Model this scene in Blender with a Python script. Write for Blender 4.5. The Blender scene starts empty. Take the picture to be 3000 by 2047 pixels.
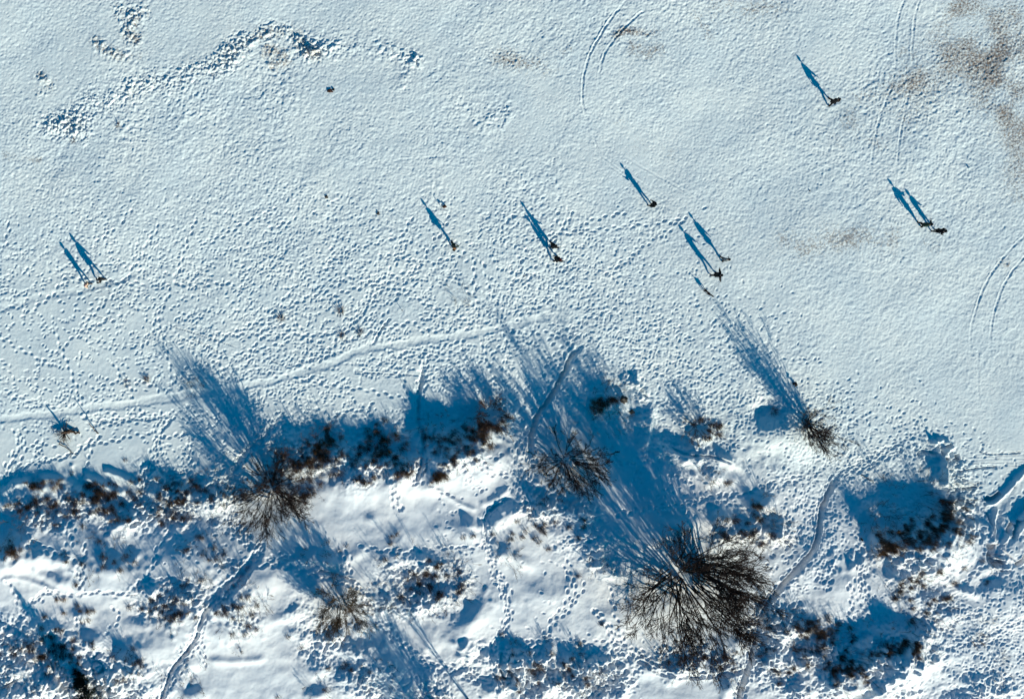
import bpy, bmesh, math, numpy as np
from mathutils import Vector, Matrix
R = math.radians
rng = np.random.default_rng(7)
S = bpy.context.scene
COL = S.collection

# ------------------------------------------------------------------ camera, sky, sun
H = 85.0                      # flying height of the camera
PX = 33.0                     # photo pixels per metre on the ground
NU, NV = 850.0, 600.0         # where the plumb line under the camera meets the picture
def w2(u, v): return (u - 1500.0) / PX, (1023.5 - v) / PX
NX, NY = w2(NU, NV)
cam = bpy.data.cameras.new('camera'); co = bpy.data.objects.new('camera', cam); COL.objects.link(co)
co.location = (NX, NY, H)
cam.sensor_width = 36.0; cam.lens = H * PX / 3000.0 * 36.0
cam.shift_x = (1500 - NU) / 3000.0; cam.shift_y = -(1023.5 - NV) / 3000.0
cam.clip_start = 1; cam.clip_end = 9000
S.camera = co
SUN_EL = R(19.8)
SD = Vector((0.575, -0.818, 0)).normalized()        # towards the sun, on the ground
W = bpy.data.worlds.new('World'); S.world = W; W.use_nodes = True
nt = W.node_tree; nt.nodes.clear()
sky = nt.nodes.new('ShaderNodeTexSky'); sky.sky_type = 'NISHITA'; sky.sun_disc = False
sky.sun_elevation = SUN_EL; sky.sun_rotation = math.atan2(SD.x, SD.y)
tint = nt.nodes.new('ShaderNodeMix'); tint.data_type = 'RGBA'; tint.blend_type = 'MULTIPLY'; tint.inputs[0].default_value = 1
tint.inputs[7].default_value = (0.0, 0.90, 1.46, 1)
bg = nt.nodes.new('ShaderNodeBackground'); bg.inputs[1].default_value = 0.045
wo = nt.nodes.new('ShaderNodeOutputWorld')
nt.links.new(sky.outputs[0], tint.inputs[6]); nt.links.new(tint.outputs[2], bg.inputs[0]); nt.links.new(bg.outputs[0], wo.inputs[0])
sl = bpy.data.lights.new('sun', 'SUN'); sl.energy = 4.2; sl.angle = R(0.55); sl.color = (0.975, 0.955, 0.80)
so = bpy.data.objects.new('sun', sl); COL.objects.link(so)
sv = Vector((SD.x * math.cos(SUN_EL), SD.y * math.cos(SUN_EL), math.sin(SUN_EL)))
so.rotation_euler = sv.to_track_quat('Z', 'Y').to_euler(); so.location = sv * 60
S.view_settings.view_transform = 'Standard'; S.view_settings.look = 'None'
S.view_settings.exposure = 0.52; S.view_settings.gamma = 1.0
S.cycles.max_bounces = 4; S.cycles.diffuse_bounces = 1

# ------------------------------------------------------------------ materials
def mat(name, col, rough=0.85, var=0.0, scale=8.0, col2=None):
    m = bpy.data.materials.new(name); m.use_nodes = True
    n = m.node_tree; b = n.nodes['Principled BSDF']
    b.inputs['Roughness'].default_value = rough
    b.inputs['Specular IOR Level'].default_value = 0.2
    tc = n.nodes.new('ShaderNodeTexCoord'); no = n.nodes.new('ShaderNodeTexNoise'); no.inputs['Scale'].default_value = scale
    no.inputs['Detail'].default_value = 4
    cr = n.nodes.new('ShaderNodeValToRGB')
    c2 = col2 or tuple(min(1, c * (1 + var)) for c in col); c1 = tuple(c * (1 - var) for c in col) if not col2 else col
    cr.color_ramp.elements[0].position = 0.35; cr.color_ramp.elements[1].position = 0.65
    cr.color_ramp.elements[0].color = (*c1, 1); cr.color_ramp.elements[1].color = (*c2, 1)
    n.links.new(tc.outputs['Object'], no.inputs['Vector']); n.links.new(no.outputs['Fac'], cr.inputs[0])
    n.links.new(cr.outputs[0], b.inputs['Base Color'])
    return m
M_bark = mat('bark', (0.022, 0.014, 0.012), col2=(0.05, 0.03, 0.022), scale=3)
M_twig = mat('twig', (0.026, 0.014, 0.012), col2=(0.06, 0.032, 0.024), scale=1.2)
M_stalk = mat('stalk', (0.09, 0.05, 0.032), col2=(0.20, 0.12, 0.08), scale=1.0)
M_twigred = mat('twig_red', (0.085, 0.045, 0.030), col2=(0.18, 0.10, 0.065), scale=1.2)
M_twigpale = mat('twig_pale', (0.10, 0.07, 0.045), col2=(0.20, 0.13, 0.08), scale=1.2)
M_grass = mat('dry_grass', (0.12, 0.055, 0.022), col2=(0.30, 0.16, 0.07), scale=0.8)
M_pine = mat('evergreen', (0.008, 0.014, 0.01), col2=(0.02, 0.03, 0.02), scale=2)
M_wood = mat('driftwood', (0.035, 0.02, 0.015), col2=(0.10, 0.06, 0.04), scale=6)
M_stone = mat('stone', (0.05, 0.045, 0.04), col2=(0.14, 0.12, 0.10), scale=5)
M_rust = mat('seaweed', (0.03, 0.015, 0.01), col2=(0.13, 0.05, 0.03), scale=6)
M_black = mat('black_cloth', (0.006, 0.006, 0.007), var=0.3)
M_dark = mat('dark_cloth', (0.010, 0.010, 0.013), var=0.3)
M_boot = mat('boot_leather', (0.012, 0.009, 0.007), var=0.3, rough=0.5)
M_skin = mat('skin', (0.45, 0.27, 0.19), var=0.05)
M_beige = mat('beige_cloth', (0.62, 0.42, 0.30), var=0.1)
M_pink = mat('pink_hood', (0.30, 0.17, 0.17), var=0.15)
M_grey = mat('grey_cloth', (0.16, 0.17, 0.18), var=0.15)
M_green = mat('dark_green_cloth', (0.012, 0.03, 0.02), var=0.3)
M_red = mat('dark_red_cloth', (0.10, 0.01, 0.01), var=0.2)
M_tan = mat('tan_cloth', (0.42, 0.20, 0.09), var=0.15)
M_white = mat('white_fur', (0.6, 0.6, 0.6), var=0.1)
M_fur = mat('brown_fur', (0.022, 0.012, 0.010), var=0.4, scale=12)
M_furlight = mat('chestnut_fur', (0.06, 0.03, 0.022), var=0.3, scale=12)
M_eye = mat('eye', (0.01, 0.01, 0.01), rough=0.2)

# ------------------------------------------------------------------ mesh helpers
def mkmesh(name, verts, faces, smooth=True):
    verts = np.ascontiguousarray(verts, np.float32).reshape(-1, 3); faces = np.ascontiguousarray(faces, np.int32)
    me = bpy.data.meshes.new(name); k = faces.shape[1]; nf = len(faces)
    me.vertices.add(len(verts)); me.vertices.foreach_set('co', verts.ravel())
    me.loops.add(nf * k); me.loops.foreach_set('vertex_index', faces.ravel())
    me.polygons.add(nf)
    me.polygons.foreach_set('loop_start', np.arange(0, nf * k, k, dtype=np.int32))
    if smooth: me.polygons.foreach_set('use_smooth', np.ones(nf, bool))
    me.update(calc_edges=True)
    return me
def link(name, me, m, parent=None):
    o = bpy.data.objects.new(name, me); COL.objects.link(o)
    if m is not None:
        me.materials.clear(); me.materials.append(m)
    if parent is not None: o.parent = parent
    return o
def tag(o, label=None, cat=None, group=None, kind=None):
    if label: o['label'] = label
    if cat: o['category'] = cat
    if group: o['group'] = group
    if kind: o['kind'] = kind
    return o
def empty(name, loc):
    o = bpy.data.objects.new(name, None); COL.objects.link(o); o.location = loc; o.empty_display_size = 0.3
    return o

# ------------------------------------------------------------------ noise
_T = {}
def vn(x, y, lam, seed):
    if seed not in _T: _T[seed] = np.random.default_rng(1000 + seed).uniform(-1, 1, (256, 256)).astype(np.float32)
    t = _T[seed]; a = seed * 1.7; ca, sa = math.cos(a), math.sin(a)
    X = (x * ca - y * sa) / lam + seed * 13.7; Y = (x * sa + y * ca) / lam + seed * 7.3
    xi = np.floor(X); yi = np.floor(Y); fx = (X - xi).astype(np.float32); fy = (Y - yi).astype(np.float32)
    xi = xi.astype(np.int64) & 255; yi = yi.astype(np.int64) & 255; x2 = (xi + 1) & 255; y2 = (yi + 1) & 255
    fx = fx * fx * fx * (fx * (fx * 6 - 15) + 10); fy = fy * fy * fy * (fy * (fy * 6 - 15) + 10)
    return (t[xi, yi] * (1 - fx) + t[x2, yi] * fx) * (1 - fy) + (t[xi, y2] * (1 - fx) + t[x2, y2] * fx) * fy
def fbm(x, y, lam, seed, n=3, g=0.5):
    r = 0; a = 1.0
    for i in range(n): r = r + a * vn(x, y, lam / 2 ** i, seed + i); a *= g
    return r
def sst(a, b, x):
    t = np.clip((x - a) / (b - a), 0, 1); return t * t * (3 - 2 * t)
def gridmap(us, vs, tab, U, V):
    us = np.array(us, float); vs = np.array(vs, float); tab = np.array(tab, float)
    i = np.clip(np.searchsorted(us, U) - 1, 0, len(us) - 2); j = np.clip(np.searchsorted(vs, V) - 1, 0, len(vs) - 2)
    a = np.clip((U - us[i]) / (us[i + 1] - us[i]), 0, 1); b = np.clip((V - vs[j]) / (vs[j + 1] - vs[j]), 0, 1)
    a = a * a * (3 - 2 * a); b = b * b * (3 - 2 * b)
    return (tab[j, i] * (1 - a) + tab[j, i + 1] * a) * (1 - b) + (tab[j + 1, i] * (1 - a) + tab[j + 1, i + 1] * a) * b

# ------------------------------------------------------------------ terrain grid
DX = 0.06
hx, hy = 48.0, 33.6
core_x = np.arange(-hx, hx + DX / 2, DX); core_y = np.arange(-hy, hy + DX / 2, DX)
def outer(e):
    r = [e]; d = DX
    while r[-1] < 4000: d *= 1.22; r.append(r[-1] + d)
    return np.array(r[1:])
ox = outer(hx); oy = outer(hy)
xs = np.concatenate([-ox[::-1], core_x, ox]); ys = np.concatenate([-oy[::-1], core_y, oy])
IX0, IY0 = len(ox), len(oy); NCX, NCY = len(core_x), len(core_y)
X, Y = np.meshgrid(xs, ys)                     # [iy, ix]
def foot(u): return np.interp(u, [-400, 0, 400, 700, 900, 1250, 1500, 1800, 2100, 2400, 2600, 3000, 3400], [1440, 1430, 1420, 1400, 1310, 1240, 1240, 1260, 1290, 1380, 1400, 1480, 1500])
def zbase(x, y):
    u = x * PX + 1500; v = 1023.5 - y * PX
    return 1.1 * sst(-40, 330, v - foot(u)) + 0.7 * sst(500, 2500, v - foot(u))
ZB = zbase(X, Y)
U = NU + (X - NX) * PX * H / (H - ZB); V = NV - (Y - NY) * PX * H / (H - ZB)
XU = (U - 1500) / PX; YV = (1023.5 - V) / PX
Z = ZB.astype(np.float64)
DIRT = np.zeros_like(Z)
c = (slice(IY0, IY0 + NCY), slice(IX0, IX0 + NCX))
dune = sst(-30, 60, V - foot(U))
# broad swells
Z += 0.10 * fbm(X, Y, 11, 1, 2) + 0.035 * fbm(X, Y, 3.2, 4, 2) * (1 - 0.3 * dune)
Z += dune * (0.105 * fbm(X * 0.9 - Y * .4, Y * 1.1 + X * .3, 3.0, 9, 3) + 0.020 * fbm(X, Y, 0.9, 14, 2))
# windowed pixel-space tools (core only)
cU, cV = U[c], V[c]
def win(u0, v0, u1, v1, pad):
    x0, y0 = w2(u0 - pad - 45, v1 + pad + 45); x1, y1 = w2(u1 + pad + 45, v0 - pad - 45)
    a = int(np.clip((x0 + hx) / DX, 0, NCX)); b = int(np.clip((x1 + hx) / DX, 0, NCX))
    d = int(np.clip((y0 + hy) / DX, 0, NCY)); e = int(np.clip((y1 + hy) / DX, 0, NCY))
    return (slice(IY0 + d, IY0 + e), slice(IX0 + a, IX0 + b))
def smooth_poly(pts, n=6):
    p = np.array(pts, float)
    if len(p) < 3: return p
    out = []
    q = np.vstack([2 * p[0] - p[1], p, 2 * p[-1] - p[-2]])
    for i in range(1, len(q) - 2):
        for t in np.linspace(0, 1, n, endpoint=False):
            out.append(0.5 * (2 * q[i] + (q[i + 1] - q[i - 1]) * t + (2 * q[i - 1] - 5 * q[i] + 4 * q[i + 1] - q[i + 2]) * t * t + (3 * q[i] - q[i - 1] - 3 * q[i + 1] + q[i + 2]) * t ** 3))
    out.append(p[-1]); return np.array(out)
def pdist(pts, pad):
    """signed distance (px) to a polyline and the position along it 0..1, in a window"""
    p = smooth_poly(pts, 4); w = win(p[:, 0].min(), p[:, 1].min(), p[:, 0].max(), p[:, 1].max(), pad)
    u, v = U[w], V[w]; best = np.full(u.shape, 1e9); sg = np.ones(u.shape); al = np.zeros(u.shape)
    n = len(p) - 1
    for i in range(n):
        a, b = p[i], p[i + 1]; d = b - a; L2 = (d ** 2).sum() + 1e-9
        t = np.clip(((u - a[0]) * d[0] + (v - a[1]) * d[1]) / L2, 0, 1)
        du = u - a[0] - t * d[0]; dv = v - a[1] - t * d[1]; q = du * du + dv * dv
        m = q < best; best = np.where(m, q, best); sg = np.where(m, np.sign(d[0] * dv - d[1] * du), sg); al = np.where(m, (i + t) / n, al)
    return w, np.sqrt(best), sg, al
def fade(al, a=0.08, b=0.08): return sst(0, a, al) * sst(0, b, 1 - al) if a > 0 and b > 0 else (sst(0, a, al) if a > 0 else (sst(0, b, 1 - al) if b > 0 else 1))
def groove(pts, wpx, depth, rim=0.3, fa=0.02, fb=0.02, rough=0.0, pw=2.2):
    wpx = wpx * .78; w, d, sg, al = pdist(pts, wpx * 4)
    d = np.abs(d * sg + (3.0 * vn(X[w], Y[w], 0.5, 31) + 3.5 * vn(X[w], Y[w], 1.6, 30)) * min(1, wpx / 8)); rim = rim * .8 * (1 + .8 * vn(X[w], Y[w], .5, 32))
    f = fade(al, fa, fb)
    Z[w] += f * (-depth * np.exp(-(d / wpx) ** pw) + rim * depth * np.exp(-((d - wpx * 1.45) / (wpx * 0.4)) ** 2))
    if rough: Z[w] += f * rough * np.exp(-(d / wpx / 1.3) ** 4) * (vn(X[w], Y[w], 0.28, 33) + 0.5 * vn(X[w], Y[w], 0.14, 34))
def ridge(pts, wpx, h, fa=0.15, fb=0.15, asym=1.0):
    w, d, sg, al = pdist(pts, wpx * 4 * max(1, asym))
    ww = np.where(sg > 0, wpx * asym, wpx)
    Z[w] += fade(al, fa, fb) * h * np.exp(-(d / ww) ** 2)
def mound(u, v, su, sv, rot, h):
    s = max(su, sv) * 3; w = win(u, v, u, v, s); a = R(rot)
    du = U[w] - u; dv = V[w] - v; p = du * math.cos(a) + dv * math.sin(a); q = -du * math.sin(a) + dv * math.cos(a)
    big_ = min(su, sv) > 50; wob = 1 + (.2 if big_ else .45) * vn(X[w], Y[w], 1.5, 41) + (.05 if big_ else .28) * vn(X[w], Y[w], .5, 42); h = h * (1.55 if big_ else 1)
    Z[w] += h * np.exp(-((p / su) ** 2 + (q / sv) ** 2) * wob)

# dune mounds: (u, v, length, width, turn, height)
for a in [
    (60, 1450, 95, 26, -22, .3), (160, 1440, 45, 30, 15, .3), (230, 1455, 60, 24, 35, .3), (90, 1520, 60, 30, 30, .3), (40, 1600, 55, 30, -40, .4),
    (330, 1490, 70, 22, 32, .3), (370, 1410, 60, 16, 28, .2), (300, 1440, 40, 18, 40, .2), (370, 1530, 40, 30, 0, .35),
    (480, 1440, 50, 30, 30, .35), (560, 1470, 60, 34, 20, .4), (640, 1460, 45, 30, 0, .35), (620, 1390, 50, 26, 20, .3),
    (900, 1355, 80, 36, -10, .6), (860, 1290, 40, 24, 20, .35), (990, 1330, 45, 32, -25, .6), (1040, 1385, 50, 30, -25, .4),
    (1110, 1345, 44, 34, -20, .6), (1180, 1370, 35, 30, -20, .4), (1150, 1270, 26, 22, 0, .15),
    (1300, 1300, 70, 34, 8, .75), (1400, 1275, 60, 34, -28, .7), (1480, 1215, 40, 26, 20, .45), (1270, 1340, 36, 30, 0, .55), (1350, 1340, 50, 34, -15, .55),
    (1790, 1175, 50, 24, 30, .65), (1850, 1120, 30, 14, 25, .3), (1880, 1230, 24, 22, 0, .5), (1900, 1240, 14, 40, 10, .5),
    (1640, 1370, 60, 34, 0, .15), (1960, 1325, 52, 18, 20, .45), (2020, 1340, 30, 14, 0, .25), (2060, 1275, 40, 26, -20, .45), (2090, 1395, 34, 24, 0, .4), (2120, 1345, 30, 12, 25, .4),
    (2235, 1475, 32, 24, -40, .5), (2180, 1560, 80, 26, -8, .4), (2110, 1520, 30, 22, 0, .4), (2270, 1560, 30, 24, 0, .4),
    (2236, 1212, 42, 36, 0, -.6),
    (2600, 1600, 55, 28, 25, .45), (2690, 1590, 100, 46, -16, .8), (2770, 1500, 50, 34, -40, .6), (2760, 1400, 40, 30, -50, .5), (2640, 1650, 60, 22, 45, .4), (2560, 1500, 40, 22, 40, .3),
    (1500, 1500, 34, 22, -30, .55), (1450, 1530, 40, 20, -50, .4), (1600, 1490, 34, 26, 0, .5), (1690, 1500, 40, 26, 0, .4), (1720, 1580, 50, 26, 40, .25), (1640, 1570, 60, 20, 30, .15),
    (1750, 1640, 40, 26, 0, .2), (1780, 1680, 30, 16, 0, .3), (1900, 1600, 120, 26, -30, .1), (1990, 1540, 60, 24, -10, .3), (1810, 1570, 36, 24, 0, .15),
    (1370, 1560, 60, 24, 20, .25), (1480, 1620, 30, 26, 30, .4), (1520, 1640, 40, 16, 30, .35), (1380, 1535, 22, 12, 25, .35), (1090, 1520, 20, 16, 0, .2),
    (1180, 1640, 60, 24, 0, .4), (1290, 1660, 50, 26, 20, .35), (1240, 1770, 70, 24, -15, .4), (1130, 1760, 40, 24, 30, .4), (1310, 1740, 30, 24, 0, .3),
    (1380, 1810, 60, 26, -50, .35), (1370, 1900, 22, 22, -50, .55), (1340, 1880, 40, 16, 10, .3), (1590, 1740, 60, 30, 0, .25),
    (1440, 1935, 34, 24, 0, .6), (1500, 1930, 26, 26, 0, .6), (1540, 1925, 22, 18, 0, .55), (1500, 1990, 36, 26, 0, .75), (1560, 1970, 22, 22, -30, .5), (1590, 1930, 30, 18, 0, .4),
    (1610, 1900, 20, 20, 0, .35), (1670, 1930, 30, 30, 0, .55), (1720, 1945, 24, 24, 0, .55), (1750, 1930, 30, 18, 0, .5), (1770, 1960, 20, 20, 0, .4), (1700, 2000, 40, 26, 0, .6), (1620, 2000, 34, 26, 0, .55), (1560, 2040, 40, 26, 0, .55), (1820, 2020, 20, 34, 20, .55), (1760, 2040, 40, 26, 0, .5), (1440, 2020, 30, 26, 0, .4),
    (500, 1790, 60, 34, 20, .55), (440, 1730, 40, 24, -20, .35), (560, 1740, 50, 24, 20, .45), (420, 1830, 50, 24, 0, .25), (690, 1780, 40, 60, -20, .45), (640, 1850, 40, 30, 0, .3), (760, 1820, 30, 24, 0, .25),
    (100, 1900, 60, 26, 20, .35), (60, 1960, 60, 30, 0, .5), (130, 2000, 50, 34, 0, .5), (40, 2040, 50, 30, 0, .5), (220, 1940, 60, 26, 60, .5), (270, 1880, 34, 26, 20, .55), (380, 1930, 34, 18, 30, .5), (400, 1960, 24, 18, 0, .4), (330, 2010, 50, 26, 50, .4), (440, 2000, 40, 30, 0, .45), (240, 1800, 30, 24, 0, .35), (150, 1840, 50, 18, 0, .3), (520, 1990, 30, 26, 0, .35), (570, 2030, 34, 24, 0, .5), (560, 1940, 26, 18, 20, .35),
    (90, 1640, 120, 34, -10, .3), (200, 1640, 90, 18, 15, .25), (180, 1700, 90, 14, 22, .2), (330, 1660, 60, 26, 0, .25),
    (910, 1720, 40, 22, 0, .2), (860, 1850, 26, 16, 20, .25), (890, 1870, 18, 14, 0, .25), (830, 1800, 40, 14, -20, .2), (870, 1790, 20, 16, 0, .2), (930, 1960, 40, 24, 0, .3),
    (980, 1860, 26, 16, -20, .3), (1050, 1840, 20, 16, 0, .4), (1010, 1900, 40, 20, 0, .3), (900, 1640, 30, 16, 0, .35), (960, 1640, 26, 14, 20, .3),
    (1090, 1930, 80, 30, 30, .4), (1180, 1990, 80, 40, 20, .5), (1040, 2020, 60, 30, 0, .4), (930, 2030, 30, 22, 0, .4), (1010, 1980, 40, 26, 0, .3),
    (2350, 1840, 60, 26, 0, .55), (2290, 1860, 30, 34, 0, .55), (2280, 1800, 30, 20, 0, .35), (2310, 1940, 40, 22, 0, .4), (2400, 1900, 50, 26, -35, .45), (2480, 1960, 60, 40, -10, .75), (2420, 1990, 50, 26, 20, .45), (2550, 1920, 60, 30, -50, .5), (2650, 1900, 60, 30, -40, .75), (2580, 1850, 50, 26, 20, .35), (2350, 2020, 50, 26, 0, .3), (2270, 1920, 20, 20, 0, .3),
    (2620, 1990, 90, 34, -40, .5), (2560, 2050, 80, 34, -20, .5), (2800, 2070, 120, 40, -30, .45), (2800, 1990, 60, 20, 30, .3),
    (2660, 1720, 60, 22, 45, .35), (2720, 1780, 60, 20, 35, .3), (2780, 1800, 30, 18, 0, .35), (2830, 1730, 40, 14, 15, .4), (2760, 1690, 60, 20, 10, .25), (2900, 1720, 40, 20, 0, .2), (2880, 1660, 30, 24, 0, .3),
    (2700, 1660, 90, 30, -10, .3), (2630, 1700, 30, 18, 30, .3),
    (2130, 2010, 20, 26, 0, .5), (1910, 1960, 60, 26, 0, .3), (2010, 1960, 60, 24, 0, .4), (2150, 1890, 40, 30, 0, .3), (2450, 1720, 70, 60, 0, .22), (1120, 1400, 330, 66, -8, .52), (1420, 1340, 90, 56, -30, .35), (90, 1600, 200, 70, -8, .5), (2060, 1345, 140, 50, 5, .36), (2290, 1270, 120, 60, 20, .55), (2770, 1600, 110, 66, 10, .6), (2600, 1940, 130, 70, -20, .7), (560, 1620, 120, 80, 0, .4), (740, 1700, 120, 60, 0, .3), (500, 1870, 200, 60, -30, .4), (1380, 1820, 90, 80, -40, .35), (2390, 1620, 50, 120, 40, .3), (2960, 1750, 120, 80, 0, .3), (330, 1690, 160, 60, 0, .35)]:
    mound(*a)
# long wind-cut lips and drifts
for r in [([(0, 1448), (45, 1418), (95, 1408)], 11, .3), ([(105, 1395), (190, 1405), (260, 1455), (300, 1480)], 10, .2), ([(240, 1390), (310, 1420), (370, 1450)], 10, .3), ([(300, 1375), (360, 1395), (420, 1425)], 8, .2),
          ([(1280, 1430), (1340, 1470), (1400, 1495)], 8, .15), ([(600, 1930), (700, 1935), (790, 1925)], 12, .15), ([(1225, 1430), (1300, 1400), (1440, 1400)], 18, .1),
          ([(1400, 1480), (1450, 1460), (1500, 1420)], 12, .18), ([(920, 1660), (1010, 1640), (1090, 1600)], 18, .15), ([(0, 1700), (60, 1690), (200, 1740)], 9, .12),
          ([(2440, 2020), (2560, 1980), (2620, 1950)], 22, .35)]:
    ridge(*r)
# ploughed banks at the right edge
def poly_inside(poly, u, v):
    ins = np.zeros(u.shape, bool); n = len(poly)
    for i in range(n):
        (a, b), (d, e) = poly[i], poly[(i + 1) % n]
        ins ^= ((b > v) != (e > v)) & (u < (d - a) * (v - b) / (e - b + 1e-9) + a)
    return ins
def plateau(poly, h, soft):
    p = np.array(poly, float); w, d, sg, al = pdist(poly + [poly[0]], soft * 3)
    ins = poly_inside(poly, U[w], V[w]); sd = np.where(ins, d, -d) + 3 * vn(X[w], Y[w], .8, 51) + 1.5 * vn(X[w], Y[w], .3, 52)
    Z[w] += h * sst(-soft, soft, sd)
plateau([(3100, 1350), (2990, 1395), (2950, 1455), (2925, 1530), (2912, 1585), (2950, 1560), (2985, 1500), (3100, 1420)], .14, 14)
plateau([(3100, 1470), (3010, 1500), (2960, 1565), (2925, 1600), (2970, 1640), (3040, 1600), (3100, 1590)], .3, 14)
for r in [([(3060, 1335), (2985, 1395), (2945, 1440), (2910, 1470), (2880, 1482)], 7, .24), ([(3060, 1420), (3000, 1500), (2955, 1550), (2925, 1600)], 7, .3), ([(3030, 1470), (2990, 1530), (2970, 1560)], 6, .35), ([(2770, 1300), (2762, 1360), (2755, 1430)], 9, .4), ([(2720, 1300), (2760, 1290), (2800, 1315)], 7, .25), ([(2920, 1480), (2905, 1540), (2900, 1600)], 6, .25)]: ridge(*r)
for g in [([(2930, 1445), (2900, 1462), (2885, 1455)], 10, .5), ([(2960, 1530), (2945, 1560)], 9, .5), ([(2978, 1520), (2960, 1575)], 8, .4), ([(2870, 1320), (2900, 1330), (2990, 1325)], 2.5, .1), ([(2810, 1380), (2860, 1372), (2920, 1368)], 3, .15),
          ([(2800, 1330), (2808, 1350)], 9, .4), ([(2775, 1350), (2760, 1320), (2785, 1300)], 9, .35), ([(2895, 1590), (2900, 1640), (2935, 1650)], 12, .5), ([(2970, 1650), (2985, 1640), (3000, 1615)], 9, .5), ([(2860, 1425), (2840, 1428), (2815, 1430)], 4, .25), ([(2745, 1330), (2700, 1325), (2690, 1335)], 8, .25), ([(2890, 1500), (2905, 1540), (2900, 1580)], 5, .25)]:
    groove(g[0], g[1], g[2], rim=.25, rough=.05)
# trodden trenches
groove([(-200, 1245), (0, 1228), (200, 1206), (400, 1178), (600, 1150), (800, 1115), (950, 1070), (1050, 1030), (1200, 1005), (1400, 975), (1550, 940), (1640, 927), (1790, 935)], 15, .058, .12, 0, .18, .012, 4)
groove([(-200, 930), (0, 905), (100, 872), (240, 848), (400, 800), (540, 760)], 13, .035, .2, 0, .3, .012, 4)
groove([(1705, 1012), (1690, 1025), (1672, 1045), (1655, 1085), (1620, 1152), (1580, 1210), (1557, 1260), (1552, 1320), (1545, 1350)], 9.5, .38, .22, .3, .2, .07, 3)
groove([(1238, 1050), (1236, 1110), (1225, 1160), (1228, 1230), (1240, 1300), (1222, 1380), (1210, 1400)], 8, .26, .2, .2, .15, .05)
groove([(1240, 1250), (1245, 1320), (1250, 1380)], 7, .15, .3, .1, .1, .05)
groove([(760, 1605), (735, 1640), (690, 1690), (640, 1730), (610, 1752)], 15, .38, .2, .45, .45, .12)
groove([(640, 1740), (600, 1790), (575, 1860), (535, 1920), (500, 1970), (470, 2060), (450, 2120)], 7, .28, .25, .15, 0, .06)
groove([(760, 1620), (700, 1700), (640, 1760), (600, 1800)], 12, .22, .2, .3, .3, .10)
groove([(2465, 1375), (2440, 1415), (2410, 1500), (2390, 1590), (2340, 1660), (2280, 1728), (2240, 1790), (2222, 1860), (2195, 1950), (2165, 2050), (2150, 2150)], 8.5, .40, .22, .2, 0, .07, 3)
groove([(2200, 1960), (2120, 1975), (2020, 1985), (1920, 1960), (1850, 1915)], 9, .12, .4, .1, .2, .06)
groove([(930, 1672), (980, 1682), (1040, 1700)], 6, .25, .3, .1, .1, .05)
groove([(1960, 1310), (2000, 1328), (2080, 1335), (2140, 1352)], 5, .2, .4, .1, .1, .06)
groove([(1505, 1455), (1460, 1475), (1425, 1510), (1420, 1560), (1432, 1600)], 6, .14, .35, .1, .1, .03)
groove([(820, 1220), (760, 1290), (700, 1350), (680, 1420)], 12, .12, .2, .2, .2, .05)
groove([(1145, 930), (1120, 960), (1090, 1010)], 5, .1, .4, .1, .1, .04)
groove([(1260, 1100), (1180, 1098), (1100, 1092), (1030, 1095)], 2.4, .06, .6, .1, .1)
for p in ([(500, 955), (600, 985), (700, 1020)], [(560, 990), (640, 1030)], [(790, 1055), (830, 1070)], [(240, 918), (330, 935)]): groove(p, 1.8, .05, .8, .1, .1)
# tyre tracks
tw = 4.6
for p, dp in [([(1850, -20), (1780, 70), (1725, 165), (1706, 250), (1710, 320), (1735, 380)], .10), ([(1900, 20), (1850, 60), (1795, 120), (1762, 180), (1748, 290)], .08),
          ([(1760, 465), (1830, 515), (1900, 555), (1990, 610)], .045), ([(1820, 450), (1900, 500), (1990, 550), (2080, 610)], .045),
          ([(3060, 640), (3000, 690), (2930, 765), (2875, 860), (2848, 960), (2840, 1090)], .07), ([(3060, 700), (2985, 770), (2930, 860), (2905, 960), (2906, 1080)], .07),
          ([(2655, -20), (2632, 60), (2625, 150), (2628, 230)], .06), ([(2700, -20), (2680, 60), (2672, 150), (2674, 220)], .06), ([(1735, 380), (1755, 440), (1800, 485), (1900, 548), (2000, 605)], .06), ([(2628, 230), (2590, 310), (2560, 410), (2548, 520)], .07), ([(2674, 220), (2650, 330), (2630, 440), (2620, 560)], .06), ([(2865, 1000), (2870, 1200)], .03),
          ([(1145, 470), (1280, 455), (1290, 380)], .04)]:
    groove(p, tw, dp * .42, .9, .15, .3)
for i in range(5):   # snow-plough scrape marks
    v0 = 1330 + i * 9; groove([(2830, v0), (2900, v0 - 3), (3040, v0 - 14 + 3 * i)], 1.6, .03, .6, .1, 0)

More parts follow.
